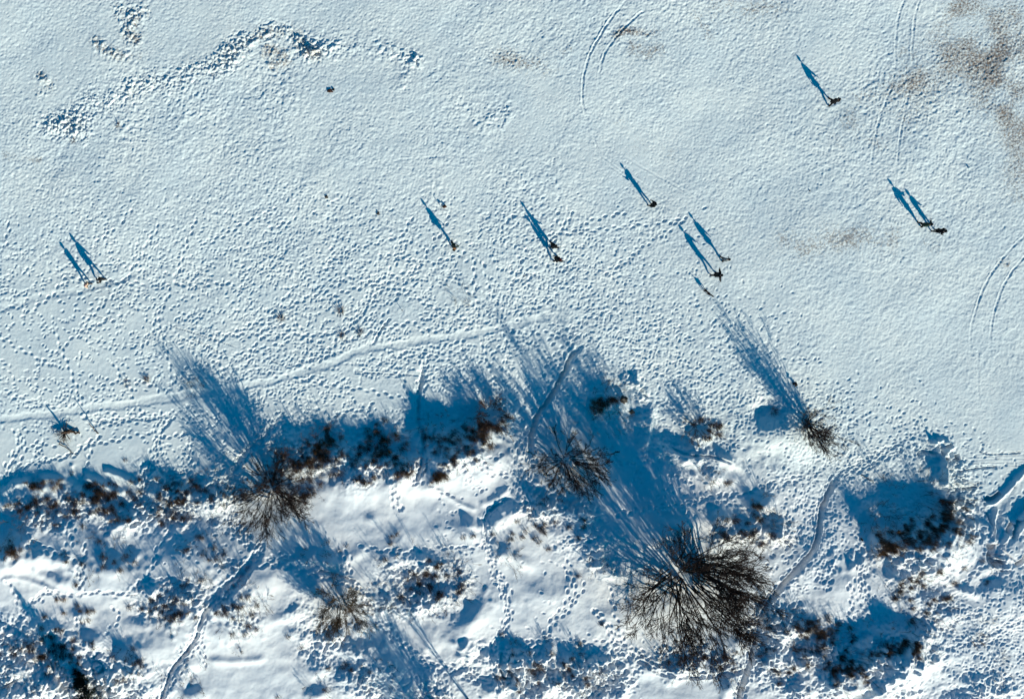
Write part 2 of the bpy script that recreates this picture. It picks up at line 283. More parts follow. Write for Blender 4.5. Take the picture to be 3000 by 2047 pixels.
# footprints
usG = list(range(0, 3001, 200))
vsG = [450, 600, 750, 900, 1000, 1100, 1200, 1300, 1400, 1600, 1800, 2047]
TD = [
 [.0, .0, .0, .0, .0, .0, .1, .1, .0, 0, 0, 0, 0, 0, 0, 0],
 [.3, .3, .4, .5, .5, .5, .6, .5, .4, .2, 0, 0, 0, 0, 0, 0],
 [.5, .6, .7, .8, .9, .9, 1, .9, .8, .4, .1, 0, 0, 0, 0, 0],
 [.5, .25, .45, .8, .9, .9, 1, 1, .8, .6, .3, .1, 0, 0, 0, 0],
 [.2, .2, .3, .9, .9, .7, .9, .9, .9, .9, .7, .3, 0, 0, 0, 0],
 [.25, .35, .2, .9, .9, .8, .9, .8, .5, .8, .95, .8, .2, 0, 0, 0],
 [.8, .6, .3, .6, .55, .2, .35, .25, .2, .3, 1, 1, .75, .2, 0, 0],
 [.12, .10, .0, .45, 0, 0, .1, .05, .05, 0, .35, .55, .85, .7, .2, 0],
 [.05, .0, 0, .5, 0, 0, 0, .1, .1, 0, .15, .2, .9, .9, .4, .2],
 [0, 0, 0, .25, 0, 0, 0, .05, 0, 0, 0, 0, .7, .12, .5, .6],
 [0, 0, 0, .0, 0, 0, 0, 0, .05, 0, 0, .05, .45, .35, .85, 1],
 [0, 0, 0, .0, 0, 0, 0, .05, .05, .1, 0, .05, .1, .2, .6, .7]]
prints = []          # u, v, angle, L(m), W(m), depth(m)
def foots(N, area=(-120, 430, 3120, 2120)):
    u = rng.uniform(area[0], area[2], N); v = rng.uniform(area[1], area[3], N)
    d = gridmap(usG, vsG, TD, u, v) * np.clip(1 + .9 * vn(u / PX, v / PX, 2.2, 61) + .5 * vn(u / PX, v / PX, .8, 62), 0.05, 2)
    k = rng.uniform(0, 1.15, N) < d
    # clean snow islands
    for (a, b, ra, rb) in [(1035, 1030, 0, 0), (1335, 860, 62, 32), (520, 1060, 50, 45), (580, 1130, 60, 20), (1140, 1150, 110, 45), (1430, 1100, 60, 20), (1210, 1110, 25, 25), (1960, 1150, 30, 18), (1860, 1215, 26, 30), (800, 1200, 30, 15), (2480, 1700, 50, 70), (2400, 1780, 50, 60), (1170, 920, 60, 40), (200, 1010, 60, 25), (300, 1080, 60, 20)]:
        if ra: k &= ((u - a) / ra) ** 2 + ((v - b) / rb) ** 2 > 1
    u, v = u[k], v[k]; n = len(u)
    ang = rng.choice([R(18), R(18), R(60), R(-20), R(100)], n) + rng.normal(0, .4, n)
    return np.stack([u, v, ang, rng.uniform(.12, .19, n), rng.uniform(.08, .115, n), rng.uniform(.035, .075, n) * (.45 + .55 * sst(450, 800, v))], 1)
P1 = foots(74000)
# fine, trampled crust of old prints all over the beach
N0 = 95000; u_ = rng.uniform(-60, 3060, N0); v_ = rng.uniform(-60, 1330, N0)
k_ = (rng.uniform(0, 1, N0) < .55 + .5 * vn(u_ / PX, v_ / PX, 3.0, 63)) & (v_ < foot(u_) - 60) & (v_ < 760 + np.clip(u_ - 1500, 0, 400) * 1.6)
u_, v_ = u_[k_], v_[k_]; n_ = len(u_)
P0 = np.stack([u_, v_, R(20) + rng.normal(0, .7, n_), rng.uniform(.08, .17, n_), rng.uniform(.06, .10, n_), rng.uniform(.010, .026, n_) * (1 - .45 * sst(1800, 2600, u_) * sst(500, 900, v_))], 1)
def track(pts, n=1, jit=3.0, sp=19.0, dep=.11, L=.18, Wd=.12):
    p = smooth_poly(pts, 6); out = []
    seg = np.sqrt((np.diff(p, axis=0) ** 2).sum(1)); s = np.concatenate([[0], np.cumsum(seg)])
    for k in range(n):
        t = np.arange(rng.uniform(0, sp), s[-1], sp) ; t = t + rng.normal(0, sp * .1, len(t)); t = np.clip(t, 0, s[-1])
        u = np.interp(t, s, p[:, 0]); v = np.interp(t, s, p[:, 1]); u2 = np.interp(t + 3, s, p[:, 0]); v2 = np.interp(t + 3, s, p[:, 1])
        a = np.arctan2(v2 - v, u2 - u + 1e-6); side = np.where(np.arange(len(t)) % 2 == 0, 1, -1) * 3.4 + rng.normal(0, jit * .35, len(t)) + (rng.normal(0, jit) if n > 1 else 0)
        out.append(np.stack([u - np.sin(a) * side, v + np.cos(a) * side, -a + rng.normal(0, .15, len(t)), np.full(len(t), L) * rng.uniform(.9, 1.15, len(t)), np.full(len(t), Wd) * rng.uniform(.9, 1.1, len(t)), dep * rng.uniform(.7, 1.2, len(t))], 1))
    return np.concatenate(out)
TR = [([(12, 1430), (20, 1370), (45, 1320), (50, 1285), (40, 1260)], 4), ([(60, 1310), (110, 1305), (165, 1303)], 1), ([(215, 1305), (285, 1298), (345, 1290), (375, 1275), (440, 1272), (500, 1278), (540, 1268)], 1),
      ([(540, 1250), (556, 1300), (558, 1360), (548, 1400), (540, 1440), (520, 1490), (505, 1530)], 2), ([(505, 1210), (480, 1240), (465, 1280), (455, 1320), (450, 1350), (430, 1390), (412, 1440), (405, 1470), (375, 1495), (330, 1530), (300, 1555)], 5),
      ([(30, 1385), (100, 1353), (190, 1335), (225, 1325), (250, 1300), (290, 1275)], 2), ([(120, 1290), (105, 1320), (118, 1340), (105, 1360)], 2), ([(260, 1300), (262, 1340), (250, 1370), (238, 1400), (228, 1440)], 1),
      ([(215, 1435), (210, 1480), (208, 1520), (213, 1560), (205, 1600)], 2), ([(20, 1480), (60, 1520), (95, 1570), (150, 1600), (205, 1610)], 4), ([(252, 1590), (246, 1650), (243, 1700), (235, 1750)], 2), ([(225, 1620), (228, 1665), (238, 1700)], 1),
      ([(0, 1868), (40, 1830), (75, 1790), (110, 1755), (140, 1722)], 3), ([(135, 1720), (170, 1735), (210, 1742)], 2), ([(220, 1745), (300, 1738), (350, 1745), (400, 1725), (440, 1695), (450, 1660), (470, 1640), (468, 1610), (500, 1560), (510, 1520)], 2),
      ([(20, 1690), (45, 1740), (60, 1790), (75, 1830)], 1), ([(330, 1770), (350, 1810), (310, 1850)], 1), ([(400, 1700), (460, 1700), (520, 1695), (600, 1720)], 3), ([(230, 1800), (225, 1830), (245, 1835)], 3),
      ([(650, 1630), (720, 1640), (790, 1632), (870, 1650), (930, 1672), (1000, 1682), (1050, 1700), (1090, 1760), (1110, 1800), (1160, 1850), (1200, 1890), (1260, 1930), (1330, 1950), (1400, 1975), (1450, 1985)], 5), ([(790, 1630), (870, 1640), (960, 1670)], 3),
      ([(1010, 1600), (1018, 1640), (1020, 1680)], 2), ([(1100, 1690), (1125, 1760)], 2),
      ([(1440, 1480), (1420, 1520), (1430, 1560), (1425, 1620), (1445, 1670), (1465, 1720), (1480, 1780), (1475, 1830), (1445, 1880), (1440, 1915)], 4), ([(1440, 1690), (1470, 1700), (1480, 1740)], 4),
      ([(1430, 1570), (1395, 1592), (1350, 1600), (1270, 1602), (1200, 1612), (1130, 1610), (1055, 1600)], 2), ([(1340, 1600), (1365, 1630)], 1), ([(1315, 1480), (1300, 1530), (1305, 1570), (1320, 1600)], 1, .03, .06), ([(1375, 1650), (1372, 1700), (1340, 1760), (1320, 1830)], 1, .05, .08),
      ([(1540, 1290), (1545, 1350), (1555, 1410), (1562, 1450), (1590, 1430), (1620, 1470)], 6), ([(1555, 1400), (1545, 1440), (1560, 1480), (1558, 1510)], 4), ([(1520, 1330), (1510, 1370), (1525, 1400), (1500, 1440)], 3),
      ([(1410, 1350), (1440, 1375), (1480, 1382), (1530, 1370)], 2), ([(1400, 1340), (1440, 1335), (1480, 1330)], 1), ([(1415, 1430), (1400, 1450)], 1), ([(1140, 1380), (1150, 1420), (1160, 1460), (1175, 1495)], 3), ([(1260, 1410), (1300, 1440), (1330, 1445)], 1),
      ([(1660, 1640), (1675, 1680), (1680, 1730), (1660, 1780), (1625, 1820), (1600, 1865)], 2), ([(1720, 1700), (1690, 1750), (1660, 1790)], 1), ([(1600, 1868), (1540, 1872), (1470, 1862)], 1), ([(1600, 1865), (1660, 1872), (1730, 1880), (1780, 1870)], 1),
      ([(1740, 1780), (1780, 1830), (1800, 1860), (1850, 1930)], 3), ([(1790, 1720), (1800, 1800), (1830, 1870)], 1), ([(1850, 1900), (1900, 1940), (1980, 1970), (2060, 1985)], 5),
      ([(1900, 1320), (1850, 1360), (1800, 1350), (1780, 1310)], 2), ([(1880, 1300), (1890, 1350), (1870, 1390)], 3), ([(1960, 1390), (2000, 1400), (2040, 1430)], 1), ([(2050, 1465), (2120, 1452), (2190, 1448), (2230, 1425), (2290, 1408), (2350, 1400)], 2), ([(1800, 1500), (1900, 1485), (2000, 1470), (2060, 1455)], 2),
      ([(2090, 1460), (2150, 1480), (2210, 1500), (2260, 1510)], 1), ([(2290, 1560), (2310, 1530), (2300, 1500)], 1), ([(2320, 1470), (2330, 1500), (2350, 1480)], 2), ([(2350, 1540), (2335, 1570), (2350, 1580)], 4), ([(2480, 1700), (2490, 1770), (2485, 1820), (2500, 1850)], 2), ([(2540, 1660), (2530, 1720), (2560, 1790), (2600, 1830)], 6), ([(2400, 1650), (2420, 1680), (2400, 1710)], 6), ([(2320, 1710), (2340, 1720)], 3),
      ([(2700, 1780), (2760, 1850), (2850, 1880), (2950, 1870)], 5), ([(2650, 1960), (2720, 1910), (2820, 1880), (3000, 1800)], 6), ([(2780, 1830), (2810, 1810), (2870, 1790)], 3), ([(2930, 1600), (2880, 1650), (2820, 1700)], 3),
      ([(960, 1230), (1000, 1210), (1060, 1200), (1090, 1180)], 2), ([(780, 1240), (850, 1250), (930, 1240), (980, 1262), (1050, 1260), (1090, 1270)], 4), ([(1090, 1260), (1110, 1290), (1130, 1340), (1140, 1380)], 4), ([(1080, 1180), (1070, 1220), (1085, 1255)], 2), ([(1040, 1160), (1045, 1190)], 1),
      ([(1700, 1160), (1640, 1140), (1600, 1160)], 1), ([(1680, 1150), (1720, 1200), (1760, 1240)], 2), ([(1560, 1120), (1545, 1170), (1520, 1220)], 2), ([(1480, 1120), (1400, 1115), (1330, 1130)], 2), ([(240, 1215), (300, 1235), (400, 1225), (500, 1220)], 3)]
allp = [P0, P1]
for pts_, n__ in [([(2640, 1310), (2500, 1375), (2440, 1415), (2410, 1500), (2390, 1590), (2340, 1660), (2280, 1728), (2240, 1790), (2222, 1860), (2195, 1950), (2165, 2050)], 7), ([(1705, 1012), (1690, 1025), (1672, 1045), (1655, 1085), (1620, 1152), (1580, 1210), (1557, 1260), (1552, 1320), (1545, 1350)], 6),
                  ([(1238, 1050), (1236, 1110), (1225, 1160), (1228, 1230), (1240, 1300), (1222, 1380), (1205, 1410)], 6), ([(770, 1590), (735, 1640), (690, 1690), (640, 1740), (600, 1790), (575, 1860), (535, 1920), (500, 1970), (470, 2060)], 8), ([(600, 1960), (590, 1840), (610, 1770)], 1), ([(830, 1210), (760, 1290), (700, 1350), (680, 1420), (670, 1500), (700, 1560), (740, 1600)], 12)]:
    allp.append(track(pts_, n__, jit=9, sp=15, dep=.11, L=.17, Wd=.11))
for t in TR:
    kw = {}
    if len(t) > 2: kw = dict(dep=t[2], L=t[3], Wd=t[3] * .7)
    allp.append(track(t[0], t[1], jit=3 + 1.3 * t[1], **kw))
for k in range(60):      # walkers' lines crossing the trodden field
    u0 = rng.uniform(-50, 1900); v0 = rng.uniform(620, 1180); a = rng.choice([R(-15), R(-15), R(20), R(-55), R(70)]) + rng.normal(0, .2); L = rng.uniform(150, 500)
    pp = [(u0, v0), (u0 + L / 2 * math.cos(a) + rng.normal(0, 15), v0 + L / 2 * math.sin(a) + rng.normal(0, 15)), (u0 + L * math.cos(a), v0 + L * math.sin(a))]
    t = track(pp, 1); allp.append(t[(t[:, 1] < 1230) & (t[:, 0] < 2100) & (t[:, 1] > 600 + rng.uniform(0, 60, len(t)))])
PR = np.concatenate(allp)
MP = smooth_poly([(-200, 1245), (0, 1228), (200, 1206), (400, 1178), (600, 1150), (800, 1115), (950, 1070), (1050, 1030), (1200, 1005), (1400, 975), (1550, 940), (1640, 927), (1700, 930)], 3)
dm = np.abs(PR[:, 1] - np.interp(PR[:, 0], MP[:, 0], MP[:, 1])); PR = PR[(dm > 15) | (PR[:, 0] > 1680) | (rng.uniform(0, 1, len(PR)) < .08)]
# blobs of loose snow at a few crossings
px_, py_ = w2(PR[:, 0], PR[:, 1])
zb_ = zbase(px_, py_); px_ = NX + (px_ - NX) * (H - zb_) / H; py_ = NY + (py_ - NY) * (H - zb_) / H
ii = np.round((px_ + hx) / DX).astype(int); jj = np.round((py_ + hy) / DX).astype(int)
K = 6; ok = (ii > K) & (ii < NCX - K - 1) & (jj > K) & (jj < NCY - K - 1)
PR, px_, py_, ii, jj = PR[ok], px_[ok], py_[ok], ii[ok], jj[ok]
dent = np.zeros((NCY, NCX)); rim = np.zeros((NCY, NCX))
ca, sa = np.cos(PR[:, 2]), np.sin(PR[:, 2])
ecc = rng.uniform(.6, 1.3, len(PR))
for dj in range(-K, K + 1):
    for di in range(-K, K + 1):
        gx = (ii + di) * DX - hx - px_; gy = (jj + dj) * DX - hy - py_
        a = (gx * ca + gy * sa) / PR[:, 3]; b = (-gx * sa + gy * ca) / PR[:, 4]
        q = np.sqrt(a * a + b * b)
        np.minimum.at(dent, (jj + dj, ii + di), -PR[:, 5] * np.exp(-q ** 2.4))
        np.maximum.at(rim, (jj + dj, ii + di), PR[:, 5] * .20 * ecc * np.exp(-((q - 1.55) / .5) ** 2))
Z[c] += dent + rim * np.exp(dent / .02)
# trampled texture
usF = list(range(0, 3001, 300)); vsF = [0, 150, 300, 450, 600, 750, 900, 1050, 1200, 1350, 1500, 1800, 2047]
TF = [  # lumps
 [.8, .9, .7, .6, .7, .6, .6, .7, .7, .7, .5],
 [.7, .9, .9, .9, .8, .7, .6, .7, .7, .7, .5],
 [.9, 1, .9, .9, .9, .8, .7, .6, .7, .8, .6],
 [.7, .8, .8, .9, .9, .9, .8, .7, .6, .6, .6],
 [.8, .8, .9, .9, .8, .8, .8, .7, .6, .6, .5],
 [.5, .5, .6, .7, .8, .8, .7, .6, .5, .5, .5],
 [.25, .25, .5, .6, .6, .7, .7, .65, .45, .4, .4],
 [.12, .12, .4, .5, .5, .5, .7, .7, .55, .4, .4],
 [.2, .1, .1, .15, .1, .1, .3, .7, .65, .4, .35],
 [.05, .05, .1, .05, .05, .05, .1, .15, .6, .4, .3],
 [.1, .1, .1, .08, .1, .08, .15, .1, .25, .3, .3],
 [.1, .1, .1, .1, .1, .1, .15, .1, .15, .3, .5],
 [.1, .1, .1, .1, .15, .15, .2, .15, .2, .25, .4]]
AF = gridmap(usF, vsF, TF, U, V) * np.clip(.95 + .75 * vn(X, Y, 7.5, 71) + .45 * vn(X, Y, 2.6, 77), .12, 1.9)
n1 = vn(X, Y, .42, 72); n2 = vn(X * .93 - Y * .2, Y + X * .1, .27, 73); n3 = vn(X, Y, .15, 74)
Z += AF * (.010 * n1 + .014 * n2 + .018 * n3)
Z += (.0035 * n3 + .004 * n2)
# broken, drifted crust at the top left and along the wrack line
def rough(pts, wpx, amp, dirt=0, lam=.55, fa=.1, fb=.1):
    w, d, sg, al = pdist(pts, wpx * 2)
    f = np.exp(-(d / wpx) ** 2) * fade(al, fa, fb) * np.clip(.75 + .6 * vn(X[w], Y[w], 1.7, 83), .1, 1.4)
    Z[w] += amp * f * (np.abs(fbm(X[w], Y[w], lam, 81, 3, .6)) * 1.6 - .3 + .5 * vn(X[w], Y[w], .22, 86))
    DIRT[w] = np.maximum(DIRT[w], dirt * f)
rough([(330, 275), (450, 245), (560, 225), (640, 190), (690, 130), (740, 100)], 36, .135, .45, .4)
rough([(370, 265), (280, 300), (200, 350), (60, 420)], 46, .06, .1, .35)
rough([(700, 125), (780, 95), (850, 95), (900, 150), (960, 165)], 28, .11, .6)
rough([(30, 400), (110, 375), (200, 365), (290, 380)], 44, .11, .3, .4)
rough([(330, 60), (390, 30), (430, 5)], 44, .08, .5, .4)
rough([(270, 100), (300, 140), (360, 165), (430, 165)], 20, .07, .5)
rough([(370, 20), (390, 60), (370, 90), (420, 130)], 26, .10, .8)
rough([(860, 150), (1050, 145), (1150, 150), (1250, 190)], 34, .10, .2)
rough([(100, 210), (150, 260), (100, 285)], 20, .07, .4)
rough([(760, 140), (830, 170), (780, 200)], 30, .06, .7)
rough([(1150, 230), (1350, 300), (1500, 360)], 60, .035, .0)
rough([(1560, 300), (1270, 480), (1300, 640)], 60, .02, .0)
# dirty speckled snow and wrack
for p, wd, d, am in [([(1790, 115), (1830, 90), (1900, 100), (1950, 85)], 14, .85, .05), ([(1420, 170), (1520, 180), (1600, 190), (1620, 225)], 34, .62, .03), ([(1600, 210), (1650, 160), (1680, 140)], 16, .5, .03),
                 ([(1830, 130), (1900, 150), (1950, 130)], 30, .5, .01), ([(2010, 20), (2080, 90), (2060, 110)], 22, .4, .02), ([(2060, 30), (2200, 30), (2350, 25)], 40, .5, .01),
                 ([(2850, 0), (2890, 60), (2920, 140), (2900, 200), (2930, 280), (2920, 330)], 80, .75, .01), ([(2780, -20), (2850, 60), (2880, 200), (2960, 330), (2990, 480)], 130, .74, .005), ([(2930, -30), (2990, 120), (2970, 330)], 40, .5, .01), ([(2500, 420), (2560, 330), (2680, 260), (2850, 120)], 100, .64, .004), ([(2960, 380), (2990, 500), (3010, 600)], 60, .65, .01), ([(2620, 150), (2700, 170), (2780, 140), (2830, 140)], 26, .55, .01), ([(2550, 350), (2600, 300), (2680, 230), (2720, 200)], 40, .6, .01),
                 ([(2730, 0), (2780, 40)], 26, .35, .01), ([(2380, 350), (2450, 400), (2560, 360)], 30, .25, .01), ([(2600, 270), (2650, 320)], 30, .35, 0), ([(0, 455), (60, 460), (130, 470)], 16, .5, .0), ([(110, 215), (130, 225)], 14, .6, .02),
                 ([(1810, 350), (1830, 380)], 16, .4, .01), ([(2250, 690), (2350, 730), (2450, 700), (2560, 690), (2660, 700)], 45, .5, .01), ([(2700, 700), (2760, 740)], 24, .3, .02), ([(1300, 840), (1360, 860)], 24, .35, 0), ([(2920, 760), (2960, 775)], 16, .6, .03), ([(580, 1070), (600, 1090)], 20, .2, 0), ([(1850, 430), (1990, 460)], 20, .2, 0)]:
    rough(p, wd, am, d, .3)
for p, wd, am in [([(450, 1400), (560, 1450), (640, 1440)], 50, .34), ([(430, 1500), (560, 1510)], 40, .28), ([(200, 1470), (300, 1500), (390, 1520)], 40, .28), ([(60, 1480), (170, 1520)], 36, .28), ([(430, 1750), (560, 1760)], 46, .34), ([(0, 1880), (150, 1920), (300, 1990)], 70, .36), ([(30, 2020), (250, 2030), (430, 2010)], 60, .3),
                ([(680, 1720), (720, 1800)], 40, .3), ([(1140, 1690), (1330, 1680)], 46, .3), ([(1140, 1760), (1290, 1770)], 40, .28), ([(820, 1310), (950, 1330), (1050, 1370)], 50, .3), ([(1100, 1330), (1200, 1370)], 40, .26), ([(1280, 1340), (1380, 1320)], 40, .26), ([(1420, 1940), (1600, 1960), (1800, 1960)], 60, .38), ([(1500, 2020), (1700, 2020)], 50, .34),
                ([(1540, 1480), (1700, 1500), (1740, 1560)], 40, .3), ([(1660, 1600), (1760, 1650)], 34, .26), ([(2250, 1820), (2380, 1860), (2420, 1960)], 60, .34), ([(2450, 1900), (2560, 1960)], 50, .28), ([(2240, 1930), (2380, 2030)], 56, .32), ([(2580, 1890), (2680, 1880)], 46, .28), ([(2130, 1560), (2280, 1560)], 36, .26), ([(2640, 1690), (2760, 1790)], 44, .22),
                ([(2560, 1600), (2700, 1640)], 36, .22), ([(2760, 1320), (2800, 1380), (2790, 1450)], 32, .34), ([(2830, 1480), (2850, 1560)], 34, .28), ([(2650, 1320), (2740, 1310)], 30, .2), ([(2900, 1620), (2940, 1660)], 26, .35), ([(1000, 1900), (1100, 1990), (1250, 2030)], 70, .24), ([(2620, 2020), (2900, 2020)], 60, .26), ([(1850, 1100), (1880, 1160)], 22, .26), ([(1930, 1300), (2050, 1330)], 30, .24), ([(880, 1780), (930, 1880)], 50, .14), ([(1960, 1920), (2130, 1950)], 36, .28)]:
    rough(p, wd, am * .72, 0, .75, .0, .0)
DIRT = np.clip(DIRT, 0, 1)
nv = X.size; nx, ny = len(xs), len(ys)
idx = np.arange(nv, dtype=np.int32).reshape(ny, nx)
F = np.stack([idx[:-1, :-1], idx[:-1, 1:], idx[1:, 1:], idx[1:, :-1]], -1).reshape(-1, 4)
me = mkmesh('snow_ground', np.stack([X, Y, Z], -1), F)
at = me.attributes.new('dune_tint', 'FLOAT', 'POINT'); at.data.foreach_set('value', sst(-60, 160, V - foot(U)).ravel().astype(np.float32))  # tints the snow warmer and lighter from the beach into the dunes
at = me.attributes.new('dirt', 'FLOAT', 'POINT'); at.data.foreach_set('value', DIRT.ravel().astype(np.float32))
# snow material
m = bpy.data.materials.new('snow'); m.use_nodes = True; n = m.node_tree; b = n.nodes['Principled BSDF']
b.inputs['Roughness'].default_value = .75; b.inputs['Specular IOR Level'].default_value = .15
def N(t, **k):
    o = n.nodes.new(t)
    for a_, v_ in k.items(): o.inputs[a_].default_value = v_
    return o
tc = N('ShaderNodeTexCoord')
a_d = n.nodes.new('ShaderNodeAttribute'); a_d.attribute_name = 'dirt'
sp = N('ShaderNodeTexNoise', Scale=5.5, Detail=5.0, Roughness=.75)
r1 = N('ShaderNodeMath'); r1.operation = 'MULTIPLY_ADD'; r1.inputs[1].default_value = .30; r1.inputs[2].default_value = -.06
ad = N('ShaderNodeMath'); ad.operation = 'ADD'
cr = N('ShaderNodeValToRGB'); cr.color_ramp.elements[0].position = .54; cr.color_ramp.elements[1].position = .76
mx = n.nodes.new('ShaderNodeMix'); mx.data_type = 'RGBA'
big = N('ShaderNodeTexNoise', Scale=.25, Detail=3.0); br = N('ShaderNodeValToRGB')
br.color_ramp.elements[0].color = (.80, .83, .85, 1); br.color_ramp.elements[1].color = (.90, .90, .89, 1); br.color_ramp.elements[0].position = .35; br.color_ramp.elements[1].position = .65
dc = N('ShaderNodeTexNoise', Scale=1.5, Detail=2.0); dr = N('ShaderNodeValToRGB'); dr.color_ramp.elements[0].color = (.16, .11, .085, 1); dr.color_ramp.elements[1].color = (.36, .27, .22, 1)
gt = N('ShaderNodeMath'); gt.operation = 'GREATER_THAN'; gt.inputs[1].default_value = .02
mu = N('ShaderNodeMath'); mu.operation = 'MULTIPLY'
L = n.links.new
L(tc.outputs['Object'], sp.inputs['Vector']); L(tc.outputs['Object'], big.inputs['Vector']); L(tc.outputs['Object'], dc.inputs['Vector'])
L(a_d.outputs['Fac'], r1.inputs[0]); L(r1.outputs[0], ad.inputs[0]); L(sp.outputs['Fac'], ad.inputs[1]); L(ad.outputs[0], cr.inputs[0])
L(a_d.outputs['Fac'], gt.inputs[0]); L(gt.outputs[0], mu.inputs[0]); L(cr.outputs[0], mu.inputs[1]); L(mu.outputs[0], mx.inputs[0])
L(big.outputs['Fac'], br.inputs[0]); fr = n.nodes.new('ShaderNodeAttribute'); fr.attribute_name = 'dune_tint'; m2 = n.nodes.new('ShaderNodeMix'); m2.data_type = 'RGBA'; m2.blend_type = 'MULTIPLY'; m2.inputs[0].default_value = 1
m3 = n.nodes.new('ShaderNodeMix'); m3.data_type = 'RGBA'; m3.inputs[6].default_value = (.95, .972, .965, 1); m3.inputs[7].default_value = (1.06, 1.02, 1.02, 1)
L(fr.outputs['Fac'], m3.inputs[0]); L(br.outputs[0], m2.inputs[6]); L(m3.outputs[2], m2.inputs[7]); L(m2.outputs[2], mx.inputs[6]); L(dc.outputs['Fac'], dr.inputs[0]); L(dr.outputs[0], mx.inputs[7]); L(mx.outputs[2], b.inputs['Base Color'])
bn = N('ShaderNodeTexNoise', Scale=14.0, Detail=4.0, Roughness=.6); bu = N('ShaderNodeBump', Strength=.6, Distance=.022)
L(tc.outputs['Object'], bn.inputs['Vector']); L(bn.outputs['Fac'], bu.inputs['Height']); L(bu.outputs[0], b.inputs['Normal'])
ground = link('snow_ground', me, m); tag(ground, kind='structure')

def zat(x, y):
    x = np.asarray(x, float); y = np.asarray(y, float)
    i = np.clip(np.searchsorted(xs, x) - 1, 0, nx - 2); j = np.clip(np.searchsorted(ys, y) - 1, 0, ny - 2)
    a = (x - xs[i]) / (xs[i + 1] - xs[i]); d = (y - ys[j]) / (ys[j + 1] - ys[j])
    return (Z[j, i] * (1 - a) + Z[j, i + 1] * a) * (1 - d) + (Z[j + 1, i] * (1 - a) + Z[j + 1, i + 1] * a) * d
def ground_at(u, v):
    """world point of the ground seen at photo pixel (u, v)"""
    u = np.asarray(u, float); v = np.asarray(v, float); z = 0.0
    for _ in range(4):
        x = NX + (u - NU) / PX * (H - z) / H; y = NY - (v - NV) / PX * (H - z) / H; z = zat(x, y)
    return x, y, z

# ------------------------------------------------------------------ bare trees and shrubs
def tubes(P, Rr, sides=3):
    """P (B,N,3) paths, Rr (B,N) radii -> verts, quads"""
    B, Np, _ = P.shape
    T = np.gradient(P, axis=1); T /= np.linalg.norm(T, axis=2, keepdims=True) + 1e-9
    ref = np.where(np.abs(T[..., 2:3]) > .9, np.array([1., 0, 0]), np.array([0, 0, 1.]))
    A = np.cross(T, ref); A /= np.linalg.norm(A, axis=2, keepdims=True) + 1e-9; Bn = np.cross(T, A)
    th = np.arange(sides) * 2 * np.pi / sides
    Vv = P[:, :, None, :] + Rr[:, :, None, None] * (np.cos(th)[None, None, :, None] * A[:, :, None, :] + np.sin(th)[None, None, :, None] * Bn[:, :, None, :])
    base = (np.arange(B) * Np * sides)[:, None, None] + (np.arange(Np - 1) * sides)[None, :, None]
    s = np.arange(sides)[None, None, :]; s2 = (s + 1) % sides
    Q = np.stack([base + s, base + s2, base + sides + s2, base + sides + s], -1).reshape(-1, 4)
    return Vv.reshape(-1, 3), Q
def merge(parts):
    vs, fs, o = [], [], 0
    for v, f in parts: vs.append(v); fs.append(f + o); o += len(v)
    return np.concatenate(vs), np.concatenate(fs)
def unit(a): return a / (np.linalg.norm(a, axis=-1, keepdims=True) + 1e-9)
def grow(r, p0, d0, L, r0, rtip, up, wob, Np=6):
    B = len(p0); P = np.zeros((B, Np, 3)); P[:, 0] = p0; d = d0.copy(); st = (L / (Np - 1))[:, None]
    for k in range(1, Np):
        d = unit(d + np.array([0, 0, up]) / Np + r.normal(0, wob, (B, 3))); P[:, k] = P[:, k - 1] + d * st
    t = np.linspace(0, 1, Np)[None, :]
    return P, r0[:, None] * (1 - t) + rtip[:, None] * t
def kids(r, P, Rr, k, lo, hi, ang, lfac, L, rfac, rmin):
    B, Np, _ = P.shape
    t = r.uniform(lo, hi, (B, k)) * (Np - 1); i = np.clip(t.astype(int), 0, Np - 2); f = (t - i)[..., None]
    b = np.arange(B)[:, None]
    p = P[b, i] * (1 - f) + P[b, i + 1] * f; d = unit(P[b, i + 1] - P[b, i])
    rnd = unit(r.normal(0, 1, (B, k, 3))); a = r.uniform(ang[0], ang[1], (B, k, 1))
    perp = unit(rnd - (rnd * d).sum(-1, keepdims=True) * d)
    d2 = unit(d * np.cos(a) + perp * np.sin(a))
    LL = (L[:, None] * lfac * r.uniform(.6, 1.25, (B, k)) * (1.15 - .5 * t / (Np - 1)))
    rr = np.maximum((Rr[b, i]) * rfac, rmin)
    return p.reshape(-1, 3), d2.reshape(-1, 3), LL.ravel(), rr.ravel()
